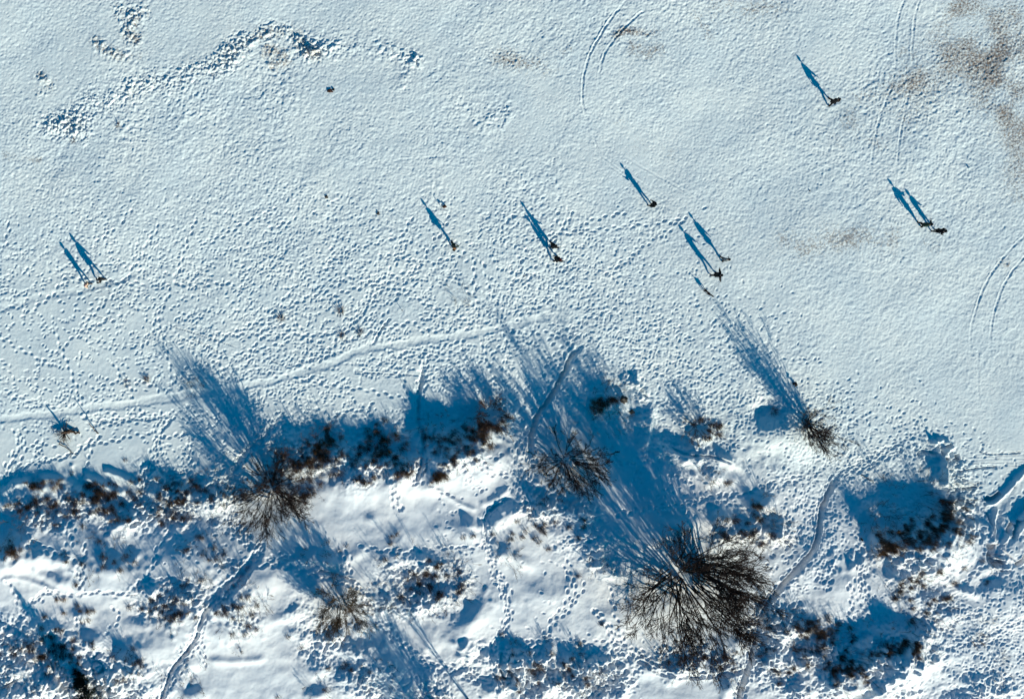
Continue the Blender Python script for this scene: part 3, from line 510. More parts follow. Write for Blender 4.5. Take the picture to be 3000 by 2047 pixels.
def bare_plant(name, u, v, h, spread, stems, k, label, cat, group=None, mt=None, mb=None, seed=0, r0=.05, tw=.008, tilt=(8, 60), base_r=.25, up=.35, lean=(0, 0), sq=(1, 1), trunkname='trunk', crownname='crown', sink=.1, wob=.08):
    r = np.random.default_rng(seed or int(u * 3 + v)); x, y, z = ground_at(u, v); x, y, z = float(x), float(y), float(z)
    az = r.uniform(0, 2 * np.pi, stems); ti = np.radians(tilt[0] + (tilt[1] - tilt[0]) * r.uniform(0, 1, stems) ** .8)
    d = np.stack([np.cos(az) * np.sin(ti) * sq[0] + lean[0], np.sin(az) * np.sin(ti) * sq[1] + lean[1], np.cos(ti)], -1); d = unit(d)
    rb = base_r * np.sqrt(r.uniform(0, 1, stems))
    bx = np.cos(az) * rb * sq[0]; by = np.sin(az) * rb * sq[1]
    p0 = np.stack([bx, by, zat(x + bx, y + by) - z - sink], -1)
    sn = np.sin(ti)
    L0 = h * r.uniform(.7, 1.05, stems) * (1 - sn) + sn * np.minimum(spread * 1.0, h * 1.25) * r.uniform(.75, 1.1, stems)
    P, Rr = grow(r, p0, d, L0, np.full(stems, r0) * r.uniform(.7, 1.2, stems), np.full(stems, max(tw, r0 * .2)), up, wob, 8)
    e = empty(name, (x, y, z))
    vv, ff = tubes(P, Rr, 5); link(trunkname, mkmesh(trunkname, vv, ff), mb or M_bark, e)
    parts = []; Pp, Rp, Lp = P, Rr, L0
    lo = .28
    for lev, kk in enumerate(k):
        p, dd, LL, rr = kids(r, Pp, Rp, kk, lo, 1.0, (R(12), R(42)), .48, Lp, .62, tw)
        Pp, Rp = grow(r, p, dd, LL, rr, np.full(len(p), tw * .7), up * .8, wob * 1.4, 5 if lev < len(k) - 1 else 4); Lp = LL; lo = .15
        parts.append(tubes(Pp, Rp, 3))
    vv, ff = merge(parts); link(crownname, mkmesh(crownname, vv, ff), mt or M_twig, e)
    tag(e, label, cat, group); return e

# the large ones
bare_plant('bare_tree', 2010, 1690, 5.7, 6.4, 80, (7, 6, 4), 'largest bare tree, black branches fanned wide beside the trodden trench at the lower right', 'tree', r0=.062, tw=.015, tilt=(4, 62), base_r=1.9, seed=11, up=.2, lean=(.12, -.16))
bare_plant('bare_tree', 795, 1432, 4.1, 3.5, 52, (7, 6, 4), 'brown bare tree left of the smooth bright drift, long striped shadow behind', 'tree', r0=.035, tw=.012, tilt=(5, 68), base_r=.8, seed=12, up=.2)
bare_plant('bare_tree', 1660, 1350, 2.9, 3.3, 46, (6, 5, 4), 'dark bare tree standing right of the trodden trench in the middle of the dune edge', 'tree', r0=.035, tw=.012, tilt=(5, 68), base_r=.8, seed=13, up=.2)
bare_plant('bare_tree', 2372, 1243, 4.2, 2.5, 17, (7, 6, 4), 'narrow bare tree alone at the beach edge, casting a long dark shadow', 'tree', r0=.05, tw=.009, tilt=(3, 42), base_r=.3, seed=14)
bare_plant('bare_shrub', 2368, 1248, 1.3, 1.7, 20, (6, 4, 3), 'low brown bush at the foot of the narrow bare tree', 'shrub', r0=.025, tw=.009, tilt=(5, 70), base_r=.5, seed=44, mt=M_twigred)
bare_plant('bare_tree', 1300, 2150, 3.9, 4.5, 34, (7, 5, 3), 'bare tree at the bottom edge whose wide striped shadow falls on the hollow', 'tree', r0=.06, tw=.010, tilt=(5, 60), base_r=.5, seed=15)
bare_plant('bare_sapling', 1372, 2046, 4.8, 1.2, 3, (9, 4, 3), 'thin sapling at the bottom edge casting one long straight shadow line', 'tree', r0=.05, tw=.008, tilt=(1, 9), base_r=.1, seed=16, up=.6)
bare_plant('bare_shrub', 1440, 1218, 1.4, 2.1, 44, (6, 5, 4), 'dark rounded shrub on the dune edge ridge casting a wide fan of shadow', 'shrub', r0=.025, tw=.0075, tilt=(5, 66), base_r=1.1, seed=17, mt=M_twigred)
bare_plant('bare_shrub', 1000, 1765, 2.2, 2.8, 46, (8, 7, 5), 'olive brown shrub of upright canes alone in the lower left hollow', 'shrub', r0=.022, tw=.0075, tilt=(3, 62), base_r=.8, seed=18, mt=M_twigpale)
bare_plant('bare_shrub', 2052, 1250, 1.2, 1.8, 26, (6, 5, 3), 'round shrub beside the big field of footprints, left of the small blue hollow', 'shrub', r0=.02, tw=.008, tilt=(5, 66), base_r=.7, seed=19, mt=M_twigred)
bare_plant('bare_shrub', 582, 1128, 1.3, 1.5, 12, (5, 4), 'sparse twiggy shrub above the long packed path on the left', 'shrub', r0=.01, tw=.005, tilt=(10, 66), base_r=.3, seed=20)
bare_plant('bare_shrub', 1345, 857, .7, 1.1, 12, (4, 3), 'faint twigs poking through the clean snow patch in the trodden field', 'shrub', r0=.009, tw=.004, tilt=(20, 75), base_r=.7, seed=21)
# dune shrubs: u, v, h, spread, stems, (kids), squash, base radius, material, label
RD, PL, TW = M_twigred, M_twigpale, M_twig
SH = [
 (880, 1430, 1.5, 1.9, 34, (6, 5), (1.2, .8), 1.2, RD, 'reddish brush against the right side of the brown bare tree'),
 (1240, 1690, 1.3, 1.3, 70, (5, 4), (1.5, .9), 2.5, TW, 'wide brush thicket in the middle of the lower dune, left of the winding footprints'),
 (1320, 1700, 1.2, 1.2, 36, (5, 4), (.8, 1), 1.4, TW, 'dark brush at the right end of the wide thicket'),
 (1150, 1740, 1.2, 1.2, 40, (5, 4), (1.2, .8), 1.5, TW, 'dark brush at the left end of the wide thicket, beside the line of footprints'),
 (1225, 1775, 1.0, 1.1, 40, (5, 3), (1.5, .6), 1.6, RD, 'brown edge brush below the wide thicket'),
 (2200, 1560, 1.2, 1.3, 44, (5, 4), (1.4, .7), 1.7, RD, 'brown brush mound above the right side of the largest tree'),
 (2280, 1555, 1.3, 1.4, 40, (6, 4), (.9, .9), .9, TW, 'dense dark brush at the right tip of the brown brush mound'),
 (2120, 1580, .9, 1.1, 24, (5, 3), (1, 1), 1.0, PL, 'thin pale brush just above the largest tree'),
 (2090, 1395, .9, 1.1, 30, (5, 4), (1.1, .8), .8, RD, 'small brush tuft on the mound between two bright drifts'),
 (2240, 1480, 1.0, 1.3, 30, (5, 4), (.8, 1.1), .8, PL, 'yellowish brush on the small mound left of the path field'),
 (580, 1640, 1.1, 1.4, 40, (5, 4), (1, 1), 1.5, TW, 'thin open brush left of the deep blue trench'),
 (620, 1600, .9, 1.1, 26, (5, 3), (1, 1), 1.2, TW, 'sparse twigs below the brown bare tree, left of the path'),
 (500, 1760, 1.2, 1.2, 54, (5, 4), (1.3, .9), 1.8, TW, 'dark brush mound left of the lower trench'),
 (545, 1720, 1.0, 1.0, 34, (5, 4), (1.3, .7), 1.2, RD, 'brown brush along the upper rim of the left brush mound'),
 (500, 1830, .9, .9, 16, (4, 4), (1, 1), .5, RD, 'small rust coloured bush at the lower tip of the left brush mound'),
 (700, 1750, 1.2, 1.2, 40, (5, 4), (.7, 1.3), 1.3, RD, 'reddish brush right of the deep blue trench'),
 (760, 1760, 1.0, 1.0, 26, (5, 3), (1, 1), .8, RD, 'rusty seed heads right of the reddish brush by the trench'),
 (690, 1830, .9, 1.0, 30, (5, 3), (1, 1), 1.1, PL, 'pale twigs below the reddish brush by the trench'),
 (300, 1630, .9, 1.2, 34, (5, 3), (1.3, .8), 1.6, PL, 'pale leaning twigs on the left dune between two lines of footprints'),
 (330, 1580, .8, 1.0, 24, (5, 3), (1.2, .8), 1.2, TW, 'low twigs left of centre on the left dune slope'),
 (250, 1690, .7, .9, 14, (4, 3), (1, 1), .5, TW, 'little twig tuft beside the straight line of footprints'),
 (95, 1500, 1.1, 1.1, 44, (5, 3), (1.2, .8), 1.3, M_grass, 'rust brown brush behind the crescent drift at the left edge'),
 (160, 1470, .9, 1.0, 34, (5, 3), (1.3, .7), 1.2, M_grass, 'yellow brown brush right of the crescent drift'),
 (350, 1475, 1.0, 1.0, 40, (5, 3), (1.1, .9), 1.3, RD, 'brown brush left of the lower end of the footprint trail'),
 (60, 1560, .9, 1.1, 34, (5, 3), (1, 1), 1.2, M_grass, 'brown brush low on the left edge below the crescent drift'),
 (490, 1450, 1.0, 1.0, 50, (5, 3), (1.1, .9), 1.6, TW, 'patchy brush in the hollow right of the footprint trail'),
 (570, 1480, 1.0, 1.0, 50, (5, 3), (1.2, .8), 1.6, TW, 'patchy brush between the footprint trail and the brown bare tree'),
 (620, 1420, .9, 1.0, 34, (5, 3), (1, 1), 1.2, RD, 'brush close to the left side of the brown bare tree'),
 (960, 1300, 1.2, 1.2, 50, (5, 4), (1.1, .9), 1.5, RD, 'rusty brush on the left of the dark dune edge'),
 (890, 1330, 1.1, 1.2, 50, (5, 4), (1.3, .7), 1.6, M_grass, 'yellow brown brush on the dune edge above the brown bare tree'),
 (1010, 1360, 1.0, 1.1, 40, (5, 4), (1.2, .8), 1.3, TW, 'dark brush at the lower right of the rusty brush'),
 (1130, 1320, 1.3, 1.2, 50, (5, 4), (1, 1), 1.3, RD, 'dark round brush left of the narrow trench'),
 (1170, 1365, .9, 1.0, 34, (5, 3), (1.2, .8), 1.1, M_grass, 'orange brown brush where the narrow trench ends'),
 (1290, 1355, 1.1, 1.1, 46, (5, 4), (1, 1), 1.3, RD, 'brown brush right of the narrow trench end'),
 (1350, 1320, 1.0, 1.1, 46, (5, 4), (1.2, .9), 1.6, RD, 'frosted brush below the dark dune edge ridge'),
 (1260, 1255, .8, .7, 26, (4, 3), (.6, 1.1), .5, M_grass, 'orange grass tuft in the blue shade left of the rounded shrub'),
 (1310, 1250, 1.1, 1.3, 40, (6, 4), (1.4, .7), 1.6, TW, 'dark thicket in deep shade on the dune edge ridge'),
 (1780, 1165, 1.5, 1.3, 44, (6, 4), (1, 1), 1.0, TW, 'dark brush right of the trench top with a brown tip'),
 (1775, 1235, 1.0, 1.3, 34, (5, 3), (1.4, .6), 1.3, PL, 'pale leaning twigs right of the dark bare tree'),
 (1580, 1500, .9, 1.0, 26, (5, 3), (1, 1), .8, TW, 'small brush below the end of the trench'),
 (1760, 1660, .8, .9, 22, (5, 3), (1, .8), .8, RD, 'reddish tuft at the left end of the blue shadow fan'),
 (1510, 1650, .9, 1.0, 24, (5, 3), (.7, 1.2), .7, TW, 'slanting brush right of the winding footprints'),
 (1480, 1625, .8, .8, 20, (5, 3), (1, 1), .6, PL, 'small brush beside the top of the winding footprints'),
 (2600, 1590, 1.7, 1.5, 34, (6, 4), (1, 1), .8, M_grass, 'brown tipped bush at the lower left of the big blue hollow'),
 (2670, 1470, 1.7, 1.7, 60, (6, 4), (1.5, .9), 2.2, TW, 'dark thicket filling the big blue hollow'),
 (2770, 1470, 1.5, 1.5, 60, (6, 4), (1, 1.3), 1.8, TW, 'dark thicket at the right end of the big blue hollow'),
 (2590, 1530, 1.4, 1.4, 36, (6, 4), (1, 1), 1.2, TW, 'dark brush at the left end of the big blue hollow'),
 (2720, 1570, 1.0, 1.5, 50, (5, 3), (1.4, .7), 2.0, RD, 'leaning brown stalks below the big blue hollow'),
 (2650, 1680, .9, 1.4, 40, (5, 3), (1, 1), 1.7, PL, 'long pale stalks between the footprint field and the bright drift'),
 (2700, 1760, .9, 1.3, 40, (5, 3), (1, 1), 1.7, RD, 'brown stalks on the slope left of the trampled corner'),
 (2770, 1790, .8, 1.0, 26, (5, 3), (.8, 1.2), 1.0, RD, 'small dark stalks at the lower end of the brown slope'),
 (2300, 1815, 1.2, 1.0, 36, (6, 4), (1.2, .7), 1.0, TW, 'dark brush right of the trench below the largest tree'),
 (2370, 1860, 1.0, 1.0, 40, (5, 4), (.9, 1.1), 1.2, RD, 'reddish brush in the lower right hollow'),
 (2480, 1930, 1.4, 1.3, 56, (6, 4), (1, 1.2), 1.7, TW, 'dark thicket in the large hollow at the bottom right'),
 (2640, 1860, 1.3, 1.2, 44, (6, 4), (1.2, 1), 1.5, TW, 'dark brush at the right of the bottom hollow'),
 (2400, 1990, .9, 1.1, 46, (5, 3), (1.3, .8), 1.7, RD, 'brown brush at the bottom edge right of the trench'),
 (2290, 1930, .8, .9, 30, (5, 3), (1.2, 1), 1.2, TW, 'low brush between trench and bottom right hollow'),
 (2860, 1870, .8, .7, 22, (5, 3), (1, 1), .4, M_grass, 'single brown tuft in the trampled corner'),
 (2880, 1840, .6, .9, 20, (4, 3), (1, 1), .8, PL, 'thin pale stalks just above the brown tuft of the trampled corner'),
 (2930, 1960, .8, .9, 20, (5, 3), (.6, 1.3), .8, TW, 'dark slanting brush low in the trampled corner'),
 (2900, 1630, 1.3, .9, 26, (5, 3), (.6, 1.3), .6, RD, 'dark brush beside the ploughed bank on the right'),
 (2150, 2015, .9, .8, 26, (5, 3), (1, .7), .5, TW, 'black brush at the bottom left of the trench mouth'),
 (2060, 1945, 1.0, 1.2, 50, (5, 4), (1.6, .6), 1.9, RD, 'red brown brush under the lowest branches of the largest tree'),
 (1960, 1925, .9, 1.0, 40, (5, 3), (1.4, .6), 1.4, RD, 'red brown brush at the lower left of the largest tree'),
 (1510, 1895, 1.0, .8, 20, (5, 3), (.8, 1), .4, TW, 'small dark bush left among the snow lumps at the bottom'),
 (1690, 1925, 1.0, .7, 20, (5, 3), (.8, 1), .4, TW, 'small dark bush right among the snow lumps at the bottom'),
 (1600, 1895, .8, .8, 16, (5, 3), (.8, 1), .4, TW, 'small twig tuft between the two dark bushes at the bottom'),
 (1600, 2000, .9, 1.0, 40, (5, 3), (1.4, .8), 1.5, TW, 'brush among the snow lumps at the bottom edge'),
 (1700, 2010, .9, 1.0, 34, (5, 3), (1, 1), 1.2, TW, 'dark brush right of centre at the bottom edge'),
 (1110, 1975, .9, 1.0, 30, (5, 3), (1, 1), 1.2, TW, 'half buried brush in the blue hollow at the bottom'),
 (930, 2020, .8, .8, 24, (5, 3), (1, 1), .8, TW, 'low dark brush at the bottom left of the blue hollow'),
 (920, 1625, .8, .9, 20, (5, 3), (1.3, .7), .7, TW, 'dark little brush above the start of the line of footprints'),
 (1135, 1770, .8, .7, 14, (5, 3), (1, 1), .3, RD, 'rusty twig beside the footprints, left of the wide thicket'),
 (90, 1960, 1.1, 1.1, 60, (5, 4), (1.3, 1), 2.0, TW, 'dark thicket in the bottom left corner'),
 (40, 2030, 1.1, 1.1, 40, (5, 4), (1.2, 1), 1.4, TW, 'thicket at the very corner of the bottom left'),
 (150, 1890, .9, 1.0, 40, (5, 3), (1.4, .8), 1.7, RD, 'patchy brush above the bottom left thicket'),
 (390, 1965, .8, .8, 16, (5, 3), (1, 1), .3, RD, 'rust brown twig tuft standing alone in the lower left snow'),
 (360, 1920, 1.0, .8, 24, (5, 3), (1.3, .7), .6, TW, 'dark brush above the lone rust brown tuft'),
 (560, 2030, 1.0, .9, 30, (5, 3), (1, 1), .8, RD, 'rusty brush at the bottom edge right of the trench mouth on the left'),
 (560, 1955, .8, .9, 30, (5, 3), (1, 1), 1.0, TW, 'round brush right of the lower trench near the bottom'),
 (430, 2010, .8, .9, 36, (5, 3), (1.3, 1), 1.4, TW, 'brush in the blue shade left of the lower trench'),
 (695, 1912, .5, .5, 12, (4, 3), (1, 1), .15, RD, 'tiny rust tuft on the smooth lower left snow'),
 (885, 925, 0, 0, 0, 0, 0, 0, 0, 0)]
for s in SH:
    if s[2] == 0: continue
    u, v, h, spd, st, k, sq, br, mt_, lab = s; st = int(st * .62) + 3; h *= .85
    bare_plant('dune_shrub', u - 8 * h * (u - NU) / 1200 * .5, v - 8 * h * (v - NV) / 1200 * .5, h, spd, st, k, lab, 'shrub', r0=.009, tw=.005, tilt=(8, 66), base_r=br * 1.25, sq=sq, mt=mt_, mb=M_twig if mt_ is not M_grass else M_grass, lean=(.12, -.05), group='shrubs on the snowy dunes', trunkname='stems', crownname='twigs')

# grass tufts poking out of the beach snow
def tuft(u, v, h, nb, rad, mt_, label, lean=(0, 0), name='grass_tuft', group='grass tufts on the beach'):
    r = np.random.default_rng(int(u * 7 + v)); x, y, z = map(float, ground_at(u, v))
    az = r.uniform(0, 2 * np.pi, nb); rb = rad * np.sqrt(r.uniform(0, 1, nb)); bx, by = np.cos(az) * rb, np.sin(az) * rb
    d = unit(np.stack([np.cos(az) * .6 + lean[0], np.sin(az) * .6 + lean[1], np.full(nb, 1.)], -1) + r.normal(0, .2, (nb, 3)))
    P, Rr = grow(r, np.stack([bx, by, zat(x + bx, y + by) - z - .03], -1), d, h * r.uniform(.5, 1.1, nb), np.full(nb, .011), np.full(nb, .004), -.5, .12, 4)
    o = link(name, mkmesh(name, *tubes(P, Rr, 3)), mt_); o.location = (x, y, z)
    return tag(o, label, 'grass', group)
for a in [(345, 367, .35, 40, .12, M_rust, 'red brown tuft alone on the upper left snow'), (215, 412, .3, 30, .12, M_rust, 'red brown tuft on the rough snow at the upper left'),
          (822, 930, .5, 60, .18, M_grass, 'yellow tuft leftmost of those in the trodden field'), (998, 910, .55, 60, .2, M_grass, 'upper yellow tuft of the trodden field, left of the path to the beach'), (1003, 982, .5, 50, .2, M_grass, 'tan tuft just above the long packed path'), (1053, 973, .5, 50, .16, M_rust, 'brown tuft right of the tan tuft above the path'),
          (430, 1110, .5, 60, .16, M_grass, 'yellow tuft left of the sparse shrub above the path'), (372, 1118, .6, 20, .2, M_rust, 'thin brown stalks at the far left of the tufts above the path'), (1368, 885, .25, 40, .3, M_grass, 'low tan stubble at the edge of the clean snow patch'),
          (367, 1347, .25, 30, .12, M_grass, 'tiny yellow tuft above the leftmost dune edge'), (210, 1385, .3, 30, .12, M_grass, 'tiny tuft in front of the leftmost dune edge'), (2265, 1203, .55, 60, .2, M_rust, 'brown tuft on the right rim of the small blue hollow'), (1118, 205, 0, 0, 0, 0, 0)]:
    if a[2]: tuft(*a)
# ground cover that nobody could count
def grass_cover(name, patches, mt_, seed, label):
    r = np.random.default_rng(seed); us, vs_, hh = [], [], []
    for (u, v, ru, rv, n_, h) in patches:
        n_ = int(n_ * .75)
        ncl = max(3, n_ // 45); cu = r.normal(0, .5, ncl); cv = r.normal(0, .5, ncl); ci = r.integers(0, ncl, n_)
        us.append(u + ru * cu[ci] + r.normal(0, 5, n_)); vs_.append(v + rv * cv[ci] + r.normal(0, 4, n_)); hh.append(np.full(n_, h) * r.uniform(.4, 1.1, n_))
    us = np.concatenate(us); vs_ = np.concatenate(vs_); hh = np.concatenate(hh); x, y, z = ground_at(us, vs_); nb = len(x)
    d = unit(np.stack([r.normal(.25, .35, nb), r.normal(-.15, .35, nb), np.ones(nb)], -1))
    P, Rr = grow(r, np.stack([x, y, z - .04], -1), d, hh, np.full(nb, .013), np.full(nb, .006), -.4, .1, 3)
    o = link(name, mkmesh(name, *tubes(P, Rr, 3)), mt_); tag(o, label, 'grass', kind='stuff'); return o
grass_cover('dry_grass', [(940, 1290, 60, 40, 1500, .5), (880, 1370, 40, 20, 700, .5), (1110, 1290, 40, 50, 1400, .5), (1180, 1375, 40, 20, 900, .4), (1290, 1395, 30, 18, 900, .4), (1060, 1400, 50, 20, 500, .4), (130, 1420, 60, 20, 900, .4), (90, 1480, 80, 30, 1200, .4), (290, 1430, 60, 26, 900, .4), (30, 1610, 40, 26, 900, .4), (330, 1500, 60, 30, 700, .4), (1400, 1270, 40, 30, 900, .5), (1760, 1180, 26, 16, 500, .4), (500, 1520, 60, 20, 500, .4), (210, 1770, 30, 60, 400, .35), (270, 1800, 40, 40, 350, .3), (2230, 1500, 20, 22, 350, .4), (2600, 1610, 40, 20, 700, .5), (2110, 1410, 26, 14, 200, .3), (1200, 1580, 120, 30, 180, .3), (1740, 1200, 40, 20, 400, .4), (1100, 1600, 200, 30, 120, .25), (2440, 1850, 60, 30, 400, .4), (2600, 1900, 50, 30, 400, .4), (660, 1330, 0, 0, 50, .1)], M_grass, 91, 'dry yellow brown grass poking through the dune snow')
grass_cover('dune_stalks', [(540, 1450, 110, 60, 2600, .45), (250, 1470, 160, 50, 2200, .45), (1240, 1700, 110, 60, 1800, .5), (500, 1770, 90, 50, 1500, .4), (130, 1900, 140, 70, 2600, .45), (700, 1790, 60, 80, 1000, .4), (1340, 1330, 70, 40, 1300, .45), (1000, 1350, 90, 40, 1300, .45), (2720, 1560, 120, 60, 1800, .5), (2700, 1720, 110, 90, 1500, .45), (2400, 1900, 150, 90, 2600, .4), (2200, 1560, 90, 40, 1000, .5), (1620, 1960, 160, 60, 1500, .4), (1500, 1560, 160, 60, 600, .35), (1650, 1560, 120, 60, 700, .4), (2060, 1930, 150, 30, 1300, .4), (300, 1640, 110, 60, 700, .4), (600, 1620, 70, 60, 600, .4), (880, 1430, 60, 40, 900, .4), (1600, 1800, 250, 120, 250, .3), (2330, 1290, 0, 0, 40, .1), (850, 1900, 250, 100, 260, .25), (2080, 1270, 40, 40, 500, .4), (330, 1950, 120, 60, 700, .35), (1020, 1960, 150, 60, 500, .3), (2880, 1700, 60, 60, 150, .3), (2690, 1570, 100, 30, 1100, .5), (2600, 1590, 30, 20, 600, .6), (2780, 1500, 40, 50, 1200, .6), (1330, 1285, 110, 18, 1500, .4), (1120, 1330, 50, 30, 1200, .5), (900, 1345, 80, 26, 1600, .5), (1440, 1250, 50, 20, 1000, .6), (2480, 1960, 60, 30, 1200, .5), (2660, 1900, 60, 26, 1200, .5), (2350, 1840, 70, 22, 900, .5), (300, 1450, 100, 20, 1000, .45), (1790, 1170, 40, 16, 500, .5)], M_stalk, 92, 'thin brown stalks scattered through the dune snow')

# dark evergreen at the bottom left
def evergreen(u, v, h, spread, label):
    r = np.random.default_rng(5); x, y, z = map(float, ground_at(u, v)); e = empty('evergreen_tree', (x, y, z))
    P = np.array([[[0, 0, -.1], [.05, 0, h * .5], [.02, .03, h]]]); link('trunk', mkmesh('trunk', *tubes(P, np.array([[.09, .06, .02]]), 6)), M_bark, e)
    nb = 90; t = r.uniform(.08, .97, nb); az = r.uniform(0, 6.28, nb); L = spread * (1.05 - t) * r.uniform(.6, 1.15, nb)
    p0 = np.stack([np.zeros(nb), np.zeros(nb), t * h], -1); d = unit(np.stack([np.cos(az), np.sin(az), r.uniform(-.1, .45, nb)], -1))
    Pb, Rb = grow(r, p0, d, L, np.full(nb, .02), np.full(nb, .006), .1, .06, 6); parts = [tubes(Pb, Rb, 3)]
    Lp = L
    for kk, lf in ((10, .45), (10, .5)):
        p, dd, LL, rr = kids(r, Pb, Rb, kk, .15, 1, (R(25), R(70)), lf, Lp, .6, .01); Pb, Rb = grow(r, p, dd, LL, np.full(len(p), .016), np.full(len(p), .008), 0, .08, 4); Lp = LL; parts.append(tubes(Pb, Rb, 3))
    link('crown', mkmesh('crown', *merge(parts)), M_pine, e); tag(e, label, 'tree')
evergreen(262, 2035, 4.2, 1.7, 'dark evergreen at the bottom left with a broad blue shadow')
evergreen(238, 1985, 1.6, .8, 'small dark evergreen just above the taller one at the bottom left')

# ------------------------------------------------------------------ driftwood and small things
def bar(paths, radii, sides=6): return tubes(np.array(paths, float), np.array(radii, float), sides)
def wood(name, pts, rad, label, twigs=0, cat='branch', seed=1, tl=.4, mt_=None, tr=.012):
    """a branch from a list of (u, v, height above snow)"""
    r = np.random.default_rng(seed); W3 = []
    for (u, v, hgt) in pts:
        x, y, z = map(float, ground_at(u, v)); W3.append((x, y, z + hgt))
    o0 = np.array(W3[0]); P = np.array(W3) - o0
    t = np.linspace(0, 1, 8); tt = np.linspace(0, 1, len(P)); Q = np.stack([np.interp(t, tt, P[:, k]) for k in range(3)], -1); Q[1:-1] += r.normal(0, rad * .5, (6, 3))
    e = empty(name, tuple(o0)); Rr = np.linspace(rad, rad * .45, 8)[None]
    link('stem', mkmesh('stem', *tubes(Q[None], Rr, 7)), mt_ or M_wood, e)
    if twigs:
        p, dd, LL, rr = kids(r, Q[None], Rr, twigs, .3, 1, (R(20), R(60)), tl, np.array([np.linalg.norm(P[-1] - P[0])]), .4, tr)
        P2, R2 = grow(r, p, dd, LL, rr, np.full(len(p), tr * .5), .0, .1, 5); parts = [tubes(P2, R2, 4)]
        p, dd, LL, rr = kids(r, P2, R2, 3, .3, 1, (R(20), R(60)), .5, LL, .6, tr * .6); P3, R3 = grow(r, p, dd, LL, rr, np.full(len(p), tr * .4), .0, .1, 4); parts.append(tubes(P3, R3, 3))
        link('twigs', mkmesh('twigs', *merge(parts)), mt_ or M_wood, e)
    tag(e, label, cat); return e
wood('log', [(196, 1263, .20), (235, 1267, .14)], .17, 'short dark log lying right of the root clump near the left edge', cat='log', seed=2)
wood('leaning_stick', [(288, 1270, .0), (266, 1232, .9)], .05, 'thin dark stick leaning up out of the snow, right of the root clump', 6, seed=3, tl=.2)
wood('fallen_branch', [(173, 1298, .08), (195, 1309, .14), (214, 1326, .08)], .045, 'forked dead branch on the snow below the root clump', 7, seed=4, tl=.5)
wood('fallen_branch', [(2522, 1390, .05), (2560, 1414, .06)], .035, 'thin branch lying on the trampled snow left of the big blue hollow', 4, seed=6, tl=.3)
wood('standing_stick', [(1178, 910, .0), (1178, 906, .35)], .03, 'small upright stick in the trodden field left of the clean snow patch', 0, cat='stick', seed=7)
wood('standing_stick', [(1532, 808, .02), (1545, 806, .08)], .02, 'small dark stick lying below the two close walkers', 0, cat='stick', seed=8)
# root clump
x, y, z = map(float, ground_at(192, 1264)); r = np.random.default_rng(22); e = empty('root_clump', (x, y, z))
nb = 16; az = r.uniform(0, 6.28, nb); az[:8] = r.uniform(3.9, 5.6, 8)
d = unit(np.stack([np.cos(az), np.sin(az), r.uniform(.0, .5, nb)], -1)); P, Rr = grow(r, np.tile([0, 0, .25], (nb, 1)), d, r.uniform(.4, 1.3, nb), np.full(nb, .045), np.full(nb, .008), -.5, .12, 7)
link('root', mkmesh('root', *tubes(P, Rr, 4)), M_wood, e)
P2 = np.array([[[0, 0, -.1], [0, .05, .35], [-.12, .1, 1.0]]]); link('stump', mkmesh('stump', *tubes(P2, np.array([[.14, .12, .05]]), 8)), M_wood, e)
p, dd, LL, rr = kids(r, P, Rr, 5, .2, 1, (R(20), R(60)), .3, np.full(nb, 1.6), .5, .006); P3, R3 = grow(r, p, dd, LL, rr, np.full(len(p), .004), 0, .1, 4)
link('twigs', mkmesh('twigs', *tubes(P3, R3, 3)), M_wood, e); tag(e, 'black root clump with spreading roots in the snow near the left edge', 'roots')
# rounded stones, posts and clumps
def rock(name, u, v, s, mt_, label, cat, seed, sub=3, jag=.3, lift=.3):
    r = np.random.default_rng(seed); bm = bmesh.new(); bmesh.ops.create_icosphere(bm, subdivisions=sub, radius=1); off = r.uniform(-50, 50, 3)
    for q in bm.verts:
        c0 = q.co; k = 1 + jag * float(vn(np.array([c0.x * 3 + off[0]]), np.array([c0.y * 3 + c0.z * 2 + off[1]]), 1.3, 95)[0]) + jag * .5 * float(vn(np.array([c0.x * 7 + off[0]]), np.array([c0.z * 7 + c0.y * 5]), 1.3, 96)[0])
        q.co = Vector((c0.x * s[0], c0.y * s[1], c0.z * s[2])) * k
    me_ = bpy.data.meshes.new(name); bm.to_mesh(me_); bm.free(); x, y, z = map(float, ground_at(u, v))
    o = link(name, me_, mt_); o.location = (x, y, z + s[2] * lift); tag(o, label, cat); return o
rock('seaweed_clump', 968, 267, (.22, .13, .08), M_rust, 'dark seaweed clump on the open snow at the upper left of centre', 'seaweed', 31, jag=.7)
rock('seaweed_clump', 977, 263, (.10, .09, .08), M_black, 'small black lump against the dark seaweed clump', 'seaweed', 32, jag=.5)
rock('seaweed_clump', 957, 577, (.14, .14, .08), M_stone, 'small dark lump alone left of the nearest lone walker', 'seaweed', 33, jag=.5)
rock('seaweed_clump', 1303, 605, (.16, .13, .14), M_rust, 'red brown lump right of the shadow of the walker in the tan coat', 'seaweed', 34, jag=.6)
rock('seaweed_clump', 1108, 625, (.12, .14, .07), M_stone, 'faint dark lump left of the tan coat walker shadow', 'seaweed', 35, jag=.6)
wood('thin_stalk', [(1292, 606, .0), (1291, 605, .42)], .012, 'short stalk left of the red brown lump', 5, cat='stalk', seed=36, tl=.4)
rock('snow_block', 1290, 596, (.14, .12, .12), m, 'little block of crusted snow beside the short stalk', 'snow', 37, jag=.35)
rock('snow_block', 2838, 492, (.10, .10, .10), m, 'little upright snow lump alone on the right side of the beach', 'snow', 38, jag=.35)
rock('stone', 2372, 559, (.06, .05, .05), M_stone, 'tiny black stone in the open snow right of centre', 'stone', 39)
rock('stone', 2318, 318, (.08, .06, .06), M_stone, 'tiny dark stone left of the lone striding walker', 'stone', 40) if False else None
rock('stone', 1850, 1205, (.22, .2, .14), M_stone, 'rough brown stone at the edge of the clean slab, right of the dark brush', 'stone', 41, jag=.5)
